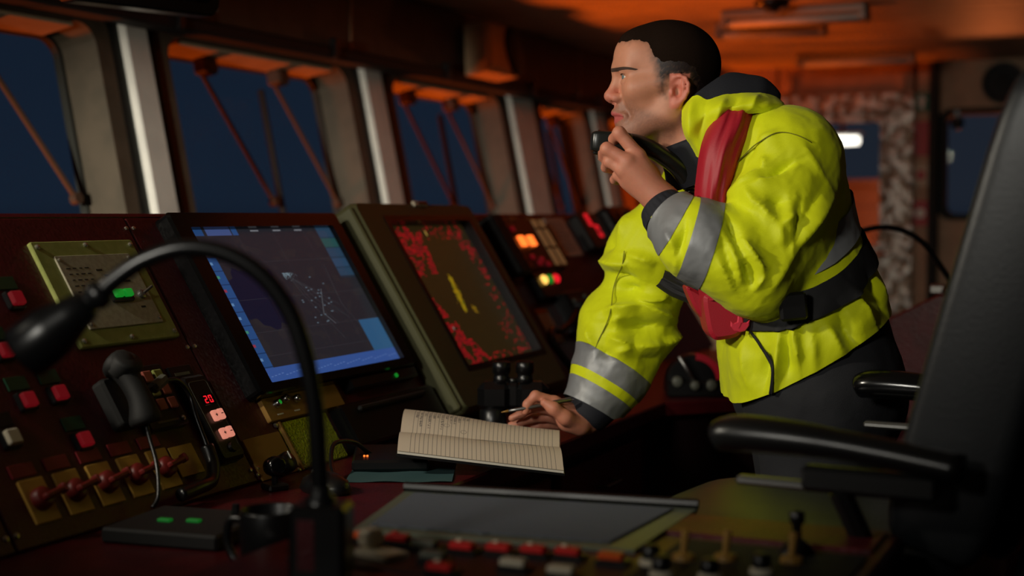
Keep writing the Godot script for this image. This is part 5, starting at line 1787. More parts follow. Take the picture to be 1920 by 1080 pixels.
func jacket_field() -> Field:
	var f := Field.new()
	add_torso(f)
	# near sleeve
	f.chain([Vector3(-0.0232, 1.3571, 0.1100), Vector3(-0.0590, 1.2334, 0.1650), Vector3(-0.1001, 1.1326, 0.2000)], [0.088, 0.082, 0.064], 0.045)
	f.chain([Vector3(-0.1021, 1.1354, 0.2000), Vector3(-0.1571, 1.1780, 0.2050), Vector3(-0.2060, 1.2047, 0.1950), Vector3(-0.2461, 1.2412, 0.1550)], [0.068, 0.07, 0.068, 0.054], 0.03)
	# far sleeve
	f.chain([Vector3(-0.1273, 1.3140, -0.1900), Vector3(-0.2449, 1.1531, -0.2800), Vector3(-0.2573, 1.0794, -0.2900), Vector3(-0.2929, 1.0097, -0.3000), Vector3(-0.3243, 0.9222, -0.2750), Vector3(-0.3687, 0.8444, -0.2550)], [0.09, 0.094, 0.074, 0.098, 0.08, 0.066], 0.03)
	return f

var fold_list := []

func fold(a: Vector3, b: Vector3, w: float, h: float) -> void:
	fold_list.append([Vector2(a.x, a.y), Vector2(b.x, b.y), w / 1000.0 * (1.0 if a.z > -0.1 else 1.3), h / 1000.0, a.z])

func make_folds() -> void:
	# near sleeve: pocket of folds at the shoulder, creases inside the elbow
	fold(Vector3(-0.1456, 1.2817, 0.2000), Vector3(-0.0865, 1.3373, 0.2000), 9, 9)
	fold(Vector3(-0.0864, 1.3315, 0.2000), Vector3(-0.0886, 1.3564, 0.2000), 7, 6)
	fold(Vector3(-0.1140, 1.2980, 0.2000), Vector3(-0.0289, 1.3401, 0.2000), 9, 10)
	fold(Vector3(-0.0949, 1.3143, 0.2000), Vector3(-0.0347, 1.3468, 0.2000), 11, -13)
	fold(Vector3(-0.1150, 1.3009, 0.2000), Vector3(-0.1069, 1.2577, 0.2000), 12, 6)
	fold(Vector3(-0.1091, 1.2798, 0.2000), Vector3(-0.0683, 1.2337, 0.2000), 8, 7)
	fold(Vector3(-0.0918, 1.2798, 0.2000), Vector3(-0.0514, 1.2798, 0.2000), 20, -9)
	fold(Vector3(-0.0683, 1.2356, 0.2000), Vector3(-0.0377, 1.2548, 0.2000), 8, 7)
	fold(Vector3(-0.0683, 1.2356, 0.2000), Vector3(-0.0621, 1.1933, 0.2000), 8, 6)
	fold(Vector3(-0.0432, 1.2337, 0.2000), Vector3(-0.0504, 1.1759, 0.2000), 9, 5)
	fold(Vector3(-0.0264, 1.2798, 0.2000), Vector3(-0.0429, 1.2029, 0.2000), 7, -5)
	fold(Vector3(0.0427, 1.2893, 0.2000), Vector3(-0.0409, 1.1856, 0.2000), 16, 8)
	fold(Vector3(-0.0409, 1.1856, 0.2000), Vector3(-0.0903, 1.1103, 0.2000), 15, 7)
	fold(Vector3(0.0157, 1.3009, 0.2000), Vector3(-0.0582, 1.1856, 0.2000), 12, -6)
	fold(Vector3(-0.1588, 1.2529, 0.2000), Vector3(-0.1332, 1.1759, 0.2000), 8, -12)
	fold(Vector3(-0.1332, 1.1759, 0.2000), Vector3(-0.1154, 1.1219, 0.2000), 7, -10)
	fold(Vector3(-0.1432, 1.2144, 0.2000), Vector3(-0.0973, 1.1451, 0.2000), 8, 10)
	fold(Vector3(-0.0973, 1.1451, 0.2000), Vector3(-0.1173, 1.1142, 0.2000), 9, 6)
	fold(Vector3(-0.1604, 1.2000, 0.2000), Vector3(-0.1309, 1.1258, 0.2000), 8, 8)
	fold(Vector3(-0.1739, 1.2144, 0.2000), Vector3(-0.1503, 1.1374, 0.2000), 8, -7)
	fold(Vector3(-0.1814, 1.1759, 0.2000), Vector3(-0.1443, 1.1132, 0.2000), 8, 5)
	fold(Vector3(-0.2338, 1.2481, 0.2000), Vector3(-0.2507, 1.1663, 0.2000), 8, -8)
	fold(Vector3(-0.2548, 1.2144, 0.2000), Vector3(-0.2468, 1.1567, 0.2000), 7, 6)
	fold(Vector3(-0.2664, 1.2241, 0.2000), Vector3(-0.2508, 1.1933, 0.2000), 6, 5)
	fold(Vector3(-0.1245, 1.4061, 0.2000), Vector3(-0.1382, 1.3200, 0.2000), 10, 6)
	fold(Vector3(-0.0891, 1.4099, 0.2000), Vector3(-0.1116, 1.3487, 0.2000), 9, -5)
	fold(Vector3(-0.0965, 1.3851, 0.2000), Vector3(-0.0621, 1.4023, 0.2000), 8, 5)
	fold(Vector3(-0.0236, 1.3870, 0.2000), Vector3(0.0350, 1.2913, 0.2000), 10, 4)
	# rolled hood
	fold(Vector3(-0.1874, 1.3616, 0.1200), Vector3(-0.1612, 1.4286, 0.1200), 8, 8)
	fold(Vector3(-0.2000, 1.4679, 0.1200), Vector3(-0.2074, 1.3892, 0.1200), 8, 7)
	fold(Vector3(-0.1801, 1.4502, 0.1200), Vector3(-0.1955, 1.3892, 0.1200), 9, -3)
	fold(Vector3(-0.1447, 1.4640, 0.1200), Vector3(-0.1759, 1.4109, 0.1200), 7, 6)
	fold(Vector3(-0.1220, 1.4679, 0.1200), Vector3(-0.1445, 1.4345, 0.1200), 7, -4)
	fold(Vector3(-0.0825, 1.4699, 0.1200), Vector3(-0.1070, 1.4424, 0.1200), 7, 4)
	# lower torso
	fold(Vector3(-0.0334, 1.0568, 0.1000), Vector3(-0.0226, 0.9803, 0.1000), 8, 11)
	fold(Vector3(-0.0523, 1.0467, 0.1000), Vector3(-0.0593, 0.9299, 0.1000), 8, 11)
	fold(Vector3(-0.0403, 1.0427, 0.1000), Vector3(-0.0415, 0.9622, 0.1000), 9, -9)
	fold(Vector3(-0.0701, 1.0126, 0.1000), Vector3(-0.0794, 0.9319, 0.1000), 8, -8)
	fold(Vector3(0.0268, 1.0548, 0.1000), Vector3(0.0585, 0.9975, 0.1000), 10, 9)
	fold(Vector3(0.0475, 1.0869, 0.1000), Vector3(0.0754, 1.0126, 0.1000), 12, -9)
	fold(Vector3(0.0692, 1.1170, 0.1000), Vector3(0.1181, 1.0488, 0.1000), 11, 10)
	fold(Vector3(0.0988, 1.1531, 0.1000), Vector3(0.1500, 1.0628, 0.1000), 10, -6)
	fold(Vector3(0.1209, 1.1431, 0.1000), Vector3(0.1577, 1.0809, 0.1000), 10, 6)
	fold(Vector3(-0.0002, 1.0427, 0.1000), Vector3(0.0057, 0.9622, 0.1000), 12, 6)
	fold(Vector3(-0.1122, 1.0126, 0.1000), Vector3(-0.0995, 0.9269, 0.1000), 8, 7)
	# far sleeve
	fold(Vector3(-0.3567, 1.1571, -0.3000), Vector3(-0.2946, 1.1479, -0.3000), 9, 10)
	fold(Vector3(-0.3440, 1.1330, -0.3000), Vector3(-0.2773, 1.1157, -0.3000), 10, -9)
	fold(Vector3(-0.3028, 1.1709, -0.3000), Vector3(-0.2407, 1.1548, -0.3000), 9, 9)
	fold(Vector3(-0.3121, 1.2191, -0.3000), Vector3(-0.3510, 1.1640, -0.3000), 11, -8)
	fold(Vector3(-0.2836, 1.2534, -0.3000), Vector3(-0.3235, 1.1847, -0.3000), 10, 7)
	fold(Vector3(-0.2829, 1.0777, -0.3000), Vector3(-0.2139, 1.0869, -0.3000), 9, 11)
	fold(Vector3(-0.3232, 1.0985, -0.3000), Vector3(-0.2657, 1.0927, -0.3000), 9, -9)
	fold(Vector3(-0.3483, 1.0489, -0.3000), Vector3(-0.2713, 1.0628, -0.3000), 10, 12)
	fold(Vector3(-0.2713, 1.0628, -0.3000), Vector3(-0.1987, 1.0328, -0.3000), 10, 10)
	fold(Vector3(-0.3229, 1.0259, -0.3000), Vector3(-0.2193, 1.0189, -0.3000), 15, -13)
	fold(Vector3(-0.3412, 0.9982, -0.3000), Vector3(-0.2882, 0.9820, -0.3000), 9, 11)
	fold(Vector3(-0.2882, 0.9820, -0.3000), Vector3(-0.2237, 0.9797, -0.3000), 9, 10)
	fold(Vector3(-0.2237, 0.9797, -0.3000), Vector3(-0.1755, 1.0051, -0.3000), 9, 8)
	fold(Vector3(-0.3390, 1.0236, -0.3000), Vector3(-0.3057, 1.0351, -0.3000), 7, 7)
	fold(Vector3(-0.3758, 1.0189, -0.3000), Vector3(-0.3665, 0.9658, -0.3000), 9, 7)
	fold(Vector3(-0.3342, 0.9589, -0.3000), Vector3(-0.2882, 0.9751, -0.3000), 8, 6)
	fold(Vector3(-0.3573, 0.9704, -0.3000), Vector3(-0.3227, 0.9543, -0.3000), 8, -6)
	fold(Vector3(-0.2766, 0.9543, -0.3000), Vector3(-0.2304, 0.9450, -0.3000), 10, -5)

func crumple(s: Dictionary, amp: float) -> Dictionary:
	var f := FastNoiseLite.new()
	f.seed = 11
	f.frequency = 16.0
	f.fractal_octaves = 3
	var f2 := FastNoiseLite.new()
	f2.seed = 14
	f2.noise_type = FastNoiseLite.TYPE_CELLULAR
	f2.cellular_return_type = FastNoiseLite.RETURN_DISTANCE2_SUB
	f2.frequency = 11.0
	f2.fractal_type = FastNoiseLite.FRACTAL_NONE
	f2.domain_warp_enabled = true
	f2.domain_warp_amplitude = 0.04
	f2.domain_warp_frequency = 7.0
	var V := PackedVector3Array()
	for i in s.v.size():
		var p: Vector3 = s.v[i]
		var n: Vector3 = s.n[i]
		var d := amp * (0.5 * f.get_noise_3dv(p) - 0.9 * f2.get_noise_3dv(p * Vector3(1.0, 0.7, 1.0)) - 0.5)
		var face := smoothstep(-0.3, 0.25, n.z)
		if face > 0.0 and amp > 0.0:
			var q := Vector2(p.x, p.y)
			for e in fold_list:
				if absf(p.z - e[4]) > 0.19:
					continue
				var ab: Vector2 = e[1] - e[0]
				var t := clampf((q - e[0]).dot(ab) / ab.length_squared(), 0.0, 1.0)
				var o: Vector2 = q - e[0] - ab * t
				var w: float = e[2] * (0.6 if ab.cross(q - e[0]) > 0.0 else 1.6)
				var l := o.length_squared()
				if l > w * w * 9.0:
					continue
				var taper := sin(PI * clampf(t * 0.86 + 0.07, 0.0, 1.0))
				d += face * e[3] * taper * exp(-sqrt(l + e[2] * e[2] * 0.04) * 1.15 / w) * (2.3 if e[4] > -0.1 else 3.0)
		V.append(p + n * d)
	# relax once, so that crests run smoothly
	var sum := PackedVector3Array()
	var cnt := PackedInt32Array()
	sum.resize(V.size())
	cnt.resize(V.size())
	for i in range(0, s.t.size(), 3):
		for e in 3:
			var a: int = s.t[i + e]
			var b: int = s.t[i + (e + 1) % 3]
			sum[a] += V[b]
			cnt[a] += 1
	for i in V.size():
		if cnt[i] > 3:
			V[i] = V[i].lerp(sum[i] / cnt[i], 0.35)
	return {"v": V, "t": s.t, "n": Field.normals(V, s.t)}

func plane_of(a: Vector3, b: Vector3, c: Vector3) -> Plane:
	return Plane(a, b, c)

var front_map := {}

# the foremost depth of the creased cloth, kept in 4 mm cells
func map_surface(s: Dictionary) -> void:
	for i in s.v.size():
		if s.n[i].z > 0.05:
			var k := Vector2i(roundi(s.v[i].x / 0.004), roundi(s.v[i].y / 0.004))
			front_map[k] = maxf(front_map.get(k, -9.0), s.v[i].z)

# first surface of the jacket met going away from the camera side at (x, y)
func drape(f: Field, l: PackedInt32Array, x: float, y: float, z0 := 0.35, fail := -9.0) -> float:
	var best := -9.0
	for i in [-1, 0, 1]:
		for j in [-1, 0, 1]:
			best = maxf(best, front_map.get(Vector2i(roundi(x / 0.004) + i, roundi(y / 0.004) + j), -9.0))
	if best > -5.0:
		return best
	var z := z0
	for k in 60:
		var d := f.value(Vector3(x, y, z), l)
		if d < 0.0008:
			return z
		z -= maxf(d * 0.9, 0.001)
		if z < -0.4:
			break
	return fail

const HAIRLINE := [Vector2(-140, 60), Vector2(-84, 58), Vector2(-58, 63), Vector2(-36, 58), Vector2(-22, 32), Vector2(-6, 22), Vector2(8, 24), Vector2(30, 22), Vector2(52, 12), Vector2(66, -14), Vector2(80, -40), Vector2(130, -46), Vector2(160, 140), Vector2(-140, 140)]
const FADE := [Vector2(-140, 60), Vector2(-84, 58), Vector2(-58, 62), Vector2(-34, 56), Vector2(-28, 26), Vector2(-22, 4), Vector2(-18, -14), Vector2(-14, -40), Vector2(0, -44), Vector2(2, -14), Vector2(14, -10), Vector2(38, -10), Vector2(48, -30), Vector2(52, -70), Vector2(66, -104), Vector2(130, -108), Vector2(160, 140), Vector2(-140, 140)]
var rough_edge: FastNoiseLite

func hair_gap(p: Vector3) -> float:
	var q := (p - HEAD) * 1000.0
	return outline_gap(PackedVector2Array(HAIRLINE), Vector2(q.x + absf(q.z) * 0.115, q.y + absf(q.z) * 0.13)) + 4.5 * rough_edge.get_noise_3dv(p)

func skin_colors(s: Dictionary, head: bool) -> PackedColorArray:
	var out := PackedColorArray()
	var base := rgb(194, 132, 104).srgb_to_linear()
	var lip := rgb(172, 82, 78).srgb_to_linear()
	var warm := rgb(202, 118, 98).srgb_to_linear()
	var stubble := rgb(30, 21, 15).srgb_to_linear()
	var beard := rgb(112, 76, 62).srgb_to_linear()
	var f := FastNoiseLite.new()
	f.seed = 6
	f.frequency = 40.0
	for i in s.v.size():
		var c := base
		if head:
			var p: Vector3 = (s.v[i] - HEAD) * 1000.0
			var st := smoothstep(-58.0, -82.0, p.y + 0.45 * (p.x + 60.0)) * smoothstep(24.0, 4.0, p.x) * smoothstep(-150.0, -128.0, p.y) * (0.9 + 0.4 * rough_edge.get_noise_3dv(s.v[i] * 3.0))
			c = c.lerp(beard, clampf(st, 0.0, 1.0) * 0.7)
			var lt := clampf(absf(p.z) / 26.0, 0.0, 1.0)
			if p.x < -74.0:
				c = c.lerp(lip, smoothstep(0.0, 2.0, -73.5 - 9.0 * lt - p.y) * smoothstep(0.0, 2.0, p.y + 104.0 - 12.0 * lt) * smoothstep(1.0, 0.9, lt))
			c = c.lerp(warm, 0.7 * smoothstep(0.030, 0.012, s.v[i].distance_to(hd(-108, -48, 0))))
			var fg := outline_gap(PackedVector2Array(FADE), Vector2(p.x + absf(p.z) * 0.115, p.y + absf(p.z) * 0.13)) + 5.0 * rough_edge.get_noise_3dv(s.v[i])
			c = c.lerp(stubble, clampf(smoothstep(11.0, -18.0, fg) * (1.05 + 0.3 * rough_edge.get_noise_3dv(s.v[i] * 2.3)), 0.0, 1.0))
			if absf(p.z) > 73.0 and p.x > -4.0 and p.x < 36.0 and p.y > -76.0 and p.y < -10.0:
				c = warm
		else:
			c = c.lerp(warm, 0.35 + 0.3 * f.get_noise_3dv(s.v[i]))
		c = c * (1.0 + 0.06 * f.get_noise_3dv(s.v[i] * 2.0))
		c.a = 1.0
		out.append(c)
	return out

func outline_gap(poly: PackedVector2Array, q: Vector2) -> float:
	var best := 1e9
	for i in poly.size():
		var c := Geometry2D.get_closest_point_to_segment(q, poly[i], poly[(i + 1) % poly.size()])
		best = minf(best, c.distance_to(q))
	return -best if Geometry2D.is_point_in_polygon(q, poly) else best

func make_person() -> void:
	var me := thing("person", Transform3D(Basis(Vector3.UP, atan(1205.0 / 2700.0)), Vector3(-0.6466, 0, -2.7776)), "person in a yellow safety jacket leaning on the desk with a handset at the mouth", "person")
	make_folds()
	rough_edge = FastNoiseLite.new()
	rough_edge.seed = 3
	rough_edge.frequency = 90.0
	# --- skin: head, hands and the body under the clothes as one mesh
	var hf := make_head()
	var head := hf.net(hd(-135, -215, -105), hd(145, 115, 105), 0.003)
	var lf := hand_left()
	var hl := lf.net(Vector3(-0.3821, 1.2274, 0.0200), Vector3(-0.2276, 1.4188, 0.1800), 0.003)
	var rf := hand_right()
	var hr := rf.net(Vector3(-0.5649, 0.7464, -0.3300), Vector3(-0.3385, 0.8970, -0.1500), 0.003)
	var bf := Field.new()
	bf.chain([Vector3(-0.1488, 1.3563, 0.0000), Vector3(-0.0552, 1.2944, 0.0000), Vector3(0.0193, 1.0871, 0.0000), Vector3(0.0416, 0.9515, 0.0000)], [0.06, 0.1, 0.11, 0.11], 0.05)
	bf.chain([Vector3(-0.0624, 1.3243, 0.0400), Vector3(-0.0271, 1.3472, 0.1100), Vector3(-0.1001, 1.1326, 0.2000), Vector3(-0.2444, 1.2451, 0.1400)], [0.06, 0.05, 0.04, 0.027], 0.03)
	bf.chain([Vector3(-0.0801, 1.3369, -0.0400), Vector3(-0.1286, 1.3083, -0.1800), Vector3(-0.2712, 1.0466, -0.3000), Vector3(-0.3598, 0.8279, -0.2500)], [0.06, 0.05, 0.042, 0.026], 0.03)
	for s in [-1, 1]:
		bf.chain([Vector3(0.0416, 0.9515, 0.0000) + Vector3(0, 0, 0.09 * s), Vector3(0.05 - 0.03 * s, 0.5, 0.12 * s), Vector3(0.1 - 0.05 * s, 0.09, 0.14 * s)], [0.09, 0.055, 0.04], 0.03)
	var bodynet := bf.net(Vector3(-0.52, 0.03, -0.42), Vector3(0.4, 1.48, 0.36), 0.018)
	var parts := [head, hl, hr, bodynet]
	inst("body", surface_mesh(parts, [skin_colors(head, true), skin_colors(hl, false), skin_colors(hr, false), skin_colors(bodynet, false)]), mats.skin, me)
	# --- hair cut close; where it is faded the skin itself carries the stubble
	var g1 := by(head, func(p: Vector3) -> float: return hair_gap(p))
	var hair: Dictionary = cut(head, g1)[0]
	var hv := PackedVector3Array()
	for i in hair.v.size():
		hv.append(hair.v[i] + hair.n[i] * 0.0024 * smoothstep(0.0, 12.0, -hair_gap(hair.v[i])) + hair.n[i] * 0.0003)
	hair.v = hv
	inst("hair", surface_mesh([hair]), mats.hair, me)
	for s in [-1, 1]:
		var e := obj("eye", mb(Transform3D(Basis(), hd(-75.5, -14, s * 33))).smooth(true).lathe(ball(0.0136), 20), mats.eye_white, me)
		obj("iris", mb(Transform3D(Basis(Vector3(0, 0, 1), deg_to_rad(90)), hd(-75.5, -13.5, s * 33.0)) * rot(Vector3.RIGHT, 14.0 * s)).smooth(true).lathe([Vector2(0.0062, 0.0124), Vector2(0.004, 0.0135), Vector2(0, 0.0139)], 16), mats.iris, e)
		obj("eyelashes", mb().smooth(true).tube(smooth_path([hd(-88.5, -8.5, s * 22), hd(-90.5, -7.2, s * 30), hd(-87, -7.4, s * 40), hd(-79, -9.5, s * 47), hd(-70, -12.5, s * 51)], 5), 0.0011, 6), mats.hair, me)
		var bw := by(head, func(p: Vector3) -> float:
			var q := (p - HEAD) * 1000.0
			if q.z * s < 7.0 or q.x > -56.0:
				return 1.0
			var t := clampf((q.x + 106.0) / 50.0, 0.0, 1.0)
			return absf(q.y - lerpf(2.5, -3.0, t) - 2.0 * sin(t * PI)) / lerpf(3.4, 1.3, t) - 1.0 + maxf(0.0, (q.x + 62.0) / 6.0))
		inst("eyebrow", surface_mesh([puff(cut(head, bw)[0], 0.0008)]), mats.brow, me)
	# --- jacket
	var jf := jacket_field()
	var jl := jf.all()
	var J := jf.net(Vector3(-0.47, 0.82, -0.43), Vector3(0.26, 1.5, 0.32), 0.0046)
	J = crumple(J, 0.0045)
	# open the hem, the neck and both cuffs
	var hem := plane_of(Vector3(-0.1163, 0.8971, 0.0000), Vector3(0.2001, 1.0871, 0.0000), Vector3(-0.0770, 0.9194, 0.2000))
	if hem.normal.y > 0:
		hem = -hem
	J = cut(J, by(J, func(p: Vector3) -> float: return hem.distance_to(p)))[0]
	var neck_c := hd(62, -150, 0)
	J = cut(J, by(J, func(p: Vector3) -> float: return -(maxf((p - neck_c).dot(Vector3(-0.45, 0.89, 0)) * -1.0, Vector2((p - neck_c).dot(Vector3(0.89, 0.45, 0)), p.z).length() - 0.075))))[0]
	var cl := Vector3(-0.2559, 1.2490, 0.1550)
	var cn := (Vector3(-0.2559, 1.2490, 0.1550) - Vector3(-0.2060, 1.2047, 0.1950)).normalized()
	J = cut(J, by(J, func(p: Vector3) -> float: return minf((p - cl).dot(cn), 0.12 - p.distance_to(cl))))[0]
	var cr := Vector3(-0.3732, 0.8352, -0.2550)
	var rn := (Vector3(-0.3732, 0.8352, -0.2550) - Vector3(-0.3243, 0.9222, -0.2750)).normalized()
	J = cut(J, by(J, func(p: Vector3) -> float: return minf((p - cr).dot(rn), 0.13 - p.distance_to(cr))))[0]
	# reflective bands, cut out of the cloth and laid on it
	var bands := []
	var la := Vector3(-0.2060, 1.2047, 0.1950)
	var lb := Vector3(-0.2461, 1.2412, 0.1550)
	var ld := Vector3(-0.93, 0.36, 0.05).normalized()
	for q in [[Vector3(-0.2055, 1.1904, 0.2000), 0.0225, Vector3(-0.955, 0.29, -0.05)], [Vector3(-0.2681, 1.2480, 0.1600), 0.031, Vector3(-0.86, 0.5, -0.06)]]:
		var d: Vector3 = q[2].normalized()
		var pieces := cut(J, by(J, func(p: Vector3) -> float: return maxf(absf((p - q[0]).dot(d)) - q[1], p.distance_to(q[0]) - 0.115)))
		bands.append(pieces[0])
		J = pieces[1]
	var fa := (Vector3(-0.3766, 0.8387, -0.2550) - Vector3(-0.3126, 0.9424, -0.2800)).normalized()
	for q in [[Vector3(-0.3326, 0.9090, -0.2700), 0.023], [Vector3(-0.3664, 0.8535, -0.2550), 0.024]]:
		var pieces := cut(J, by(J, func(p: Vector3) -> float: return maxf(absf((p - q[0]).dot(fa)) - q[1], p.distance_to(q[0]) - 0.13)))
		bands.append(pieces[0])
		J = pieces[1]
	# torso band and black belt: closed loops round the waist, under the sleeves
	var belt := plane_of(Vector3(0.1401, 1.2345, 0.0000), Vector3(-0.0439, 1.0853, 0.1700), Vector3(-0.1940, 1.0975, -0.0400))
	if belt.normal.y < 0:
		belt = -belt
	var tf := torso_field()
	var waist := crumple(tf.net(Vector3(-0.3, 0.85, -0.33), Vector3(0.3, 1.5, 0.33), 0.0065), 0.0045)
	var loop := cut(waist, by(waist, func(p: Vector3) -> float: return absf(belt.distance_to(p) - 0.066) - 0.027))
	inst("reflective_band", surface_mesh([puff(loop[0], 0.005)]), mats.reflective, me)
	loop = cut(waist, by(waist, func(p: Vector3) -> float: return absf(belt.distance_to(p)) - 0.023))
	inst("belt", surface_mesh([puff(loop[0], 0.009), puff(loop[0], 0.002)]), mats.webbing, me)
	inst("jacket", surface_mesh([J]), mats.jacket, me)
	for b in bands:
		for one in patches(b):
			if one.t.size() > 300:
				inst("reflective_band", surface_mesh([puff(one, 0.0012)]), mats.reflective, me)
	map_surface(J)
	make_clothing_parts(me, jf, jl)
	make_held_things()

func round_off(p: PackedVector2Array) -> PackedVector2Array:
	for k in 3:
		var q := PackedVector2Array()
		for i in p.size():
			var a := p[i]
			var b := p[(i + 1) % p.size()]
			q.append(a.lerp(b, 0.18))
			q.append(a.lerp(b, 0.82))
		p = q
	return p

func ball(r: float) -> Array:
	var out := []
	for k in 11:
		var a := PI * (k / 10.0 - 0.5)
		out.append(Vector2(r * cos(a), r * sin(a)))
	return out

func jacket_sleeves() -> Field:
	var f := Field.new()
	f.chain([Vector3(-0.0232, 1.3571, 0.1100), Vector3(-0.0590, 1.2334, 0.1650), Vector3(-0.1001, 1.1326, 0.2000)], [0.088, 0.082, 0.064], 0.045)
	f.chain([Vector3(-0.1021, 1.1354, 0.2000), Vector3(-0.1571, 1.1780, 0.2050), Vector3(-0.2060, 1.2047, 0.1950), Vector3(-0.2461, 1.2412, 0.1550)], [0.068, 0.07, 0.068, 0.054], 0.03)
	f.chain([Vector3(-0.1273, 1.3140, -0.1900), Vector3(-0.2449, 1.1531, -0.2800), Vector3(-0.2573, 1.0794, -0.2900), Vector3(-0.2929, 1.0097, -0.3000), Vector3(-0.3243, 0.9222, -0.2750), Vector3(-0.3687, 0.8444, -0.2550)], [0.09, 0.094, 0.074, 0.098, 0.08, 0.066], 0.03)
	return f

# padded strip draped over the jacket along a path, w wide
func strip(f: Field, l: PackedInt32Array, path: Array, w: Array, thick: float, m: Material, called: String, me: Node, free := false) -> void:
	var pts := smooth_path(path, 8)
	var n := pts.size()
	var across := 18
	var rows := []
	for i in n:
		var d: Vector3 = (pts[min(i + 1, n - 1)] - pts[max(i - 1, 0)])
		var s := Vector3(-d.y, d.x, 0).normalized()
		var fi := float(i) / (n - 1) * (w.size() - 1)
		var k := int(min(floor(fi), w.size() - 2))
		var ww: float = lerpf(w[k], w[k + 1], fi - k)
		var row := []
		for j in across + 1:
			var t := float(j) / across * 2.0 - 1.0
			var p: Vector3 = pts[i] + s * t * ww / 2
			var z := drape(f, l, p.x, p.y)
			if free:
				z = pts[i].z + (0.0045 * sin(t * 8.0 + float(i) * 0.1) + 0.002 * sin(t * 17.0 - float(i) * 0.2)) * (1.0 - t * t) - 0.02 * t * t
			elif z < -5.0 or absf(z - pts[i].z) > 0.05:
				z = pts[i].z
			row.append(Vector3(p.x, p.y, z + thick * sqrt(maxf(0.0, 1.0 - pow(absf(t), 3.0))) - 0.002))
		rows.append(row)
	# take the jumps out of the draped depth
	for pass_ in 3:
		for i in range(1, n - 1):
			for j in across + 1:
				rows[i][j].z = (rows[i - 1][j].z + 2.0 * rows[i][j].z + rows[i + 1][j].z) / 4.0
	var b := mb().smooth(true)
	for i in n - 1:
		for j in across:
			b.quad(rows[i][j], rows[i][j + 1], rows[i + 1][j + 1], rows[i + 1][j])
	obj(called, b, m, me)

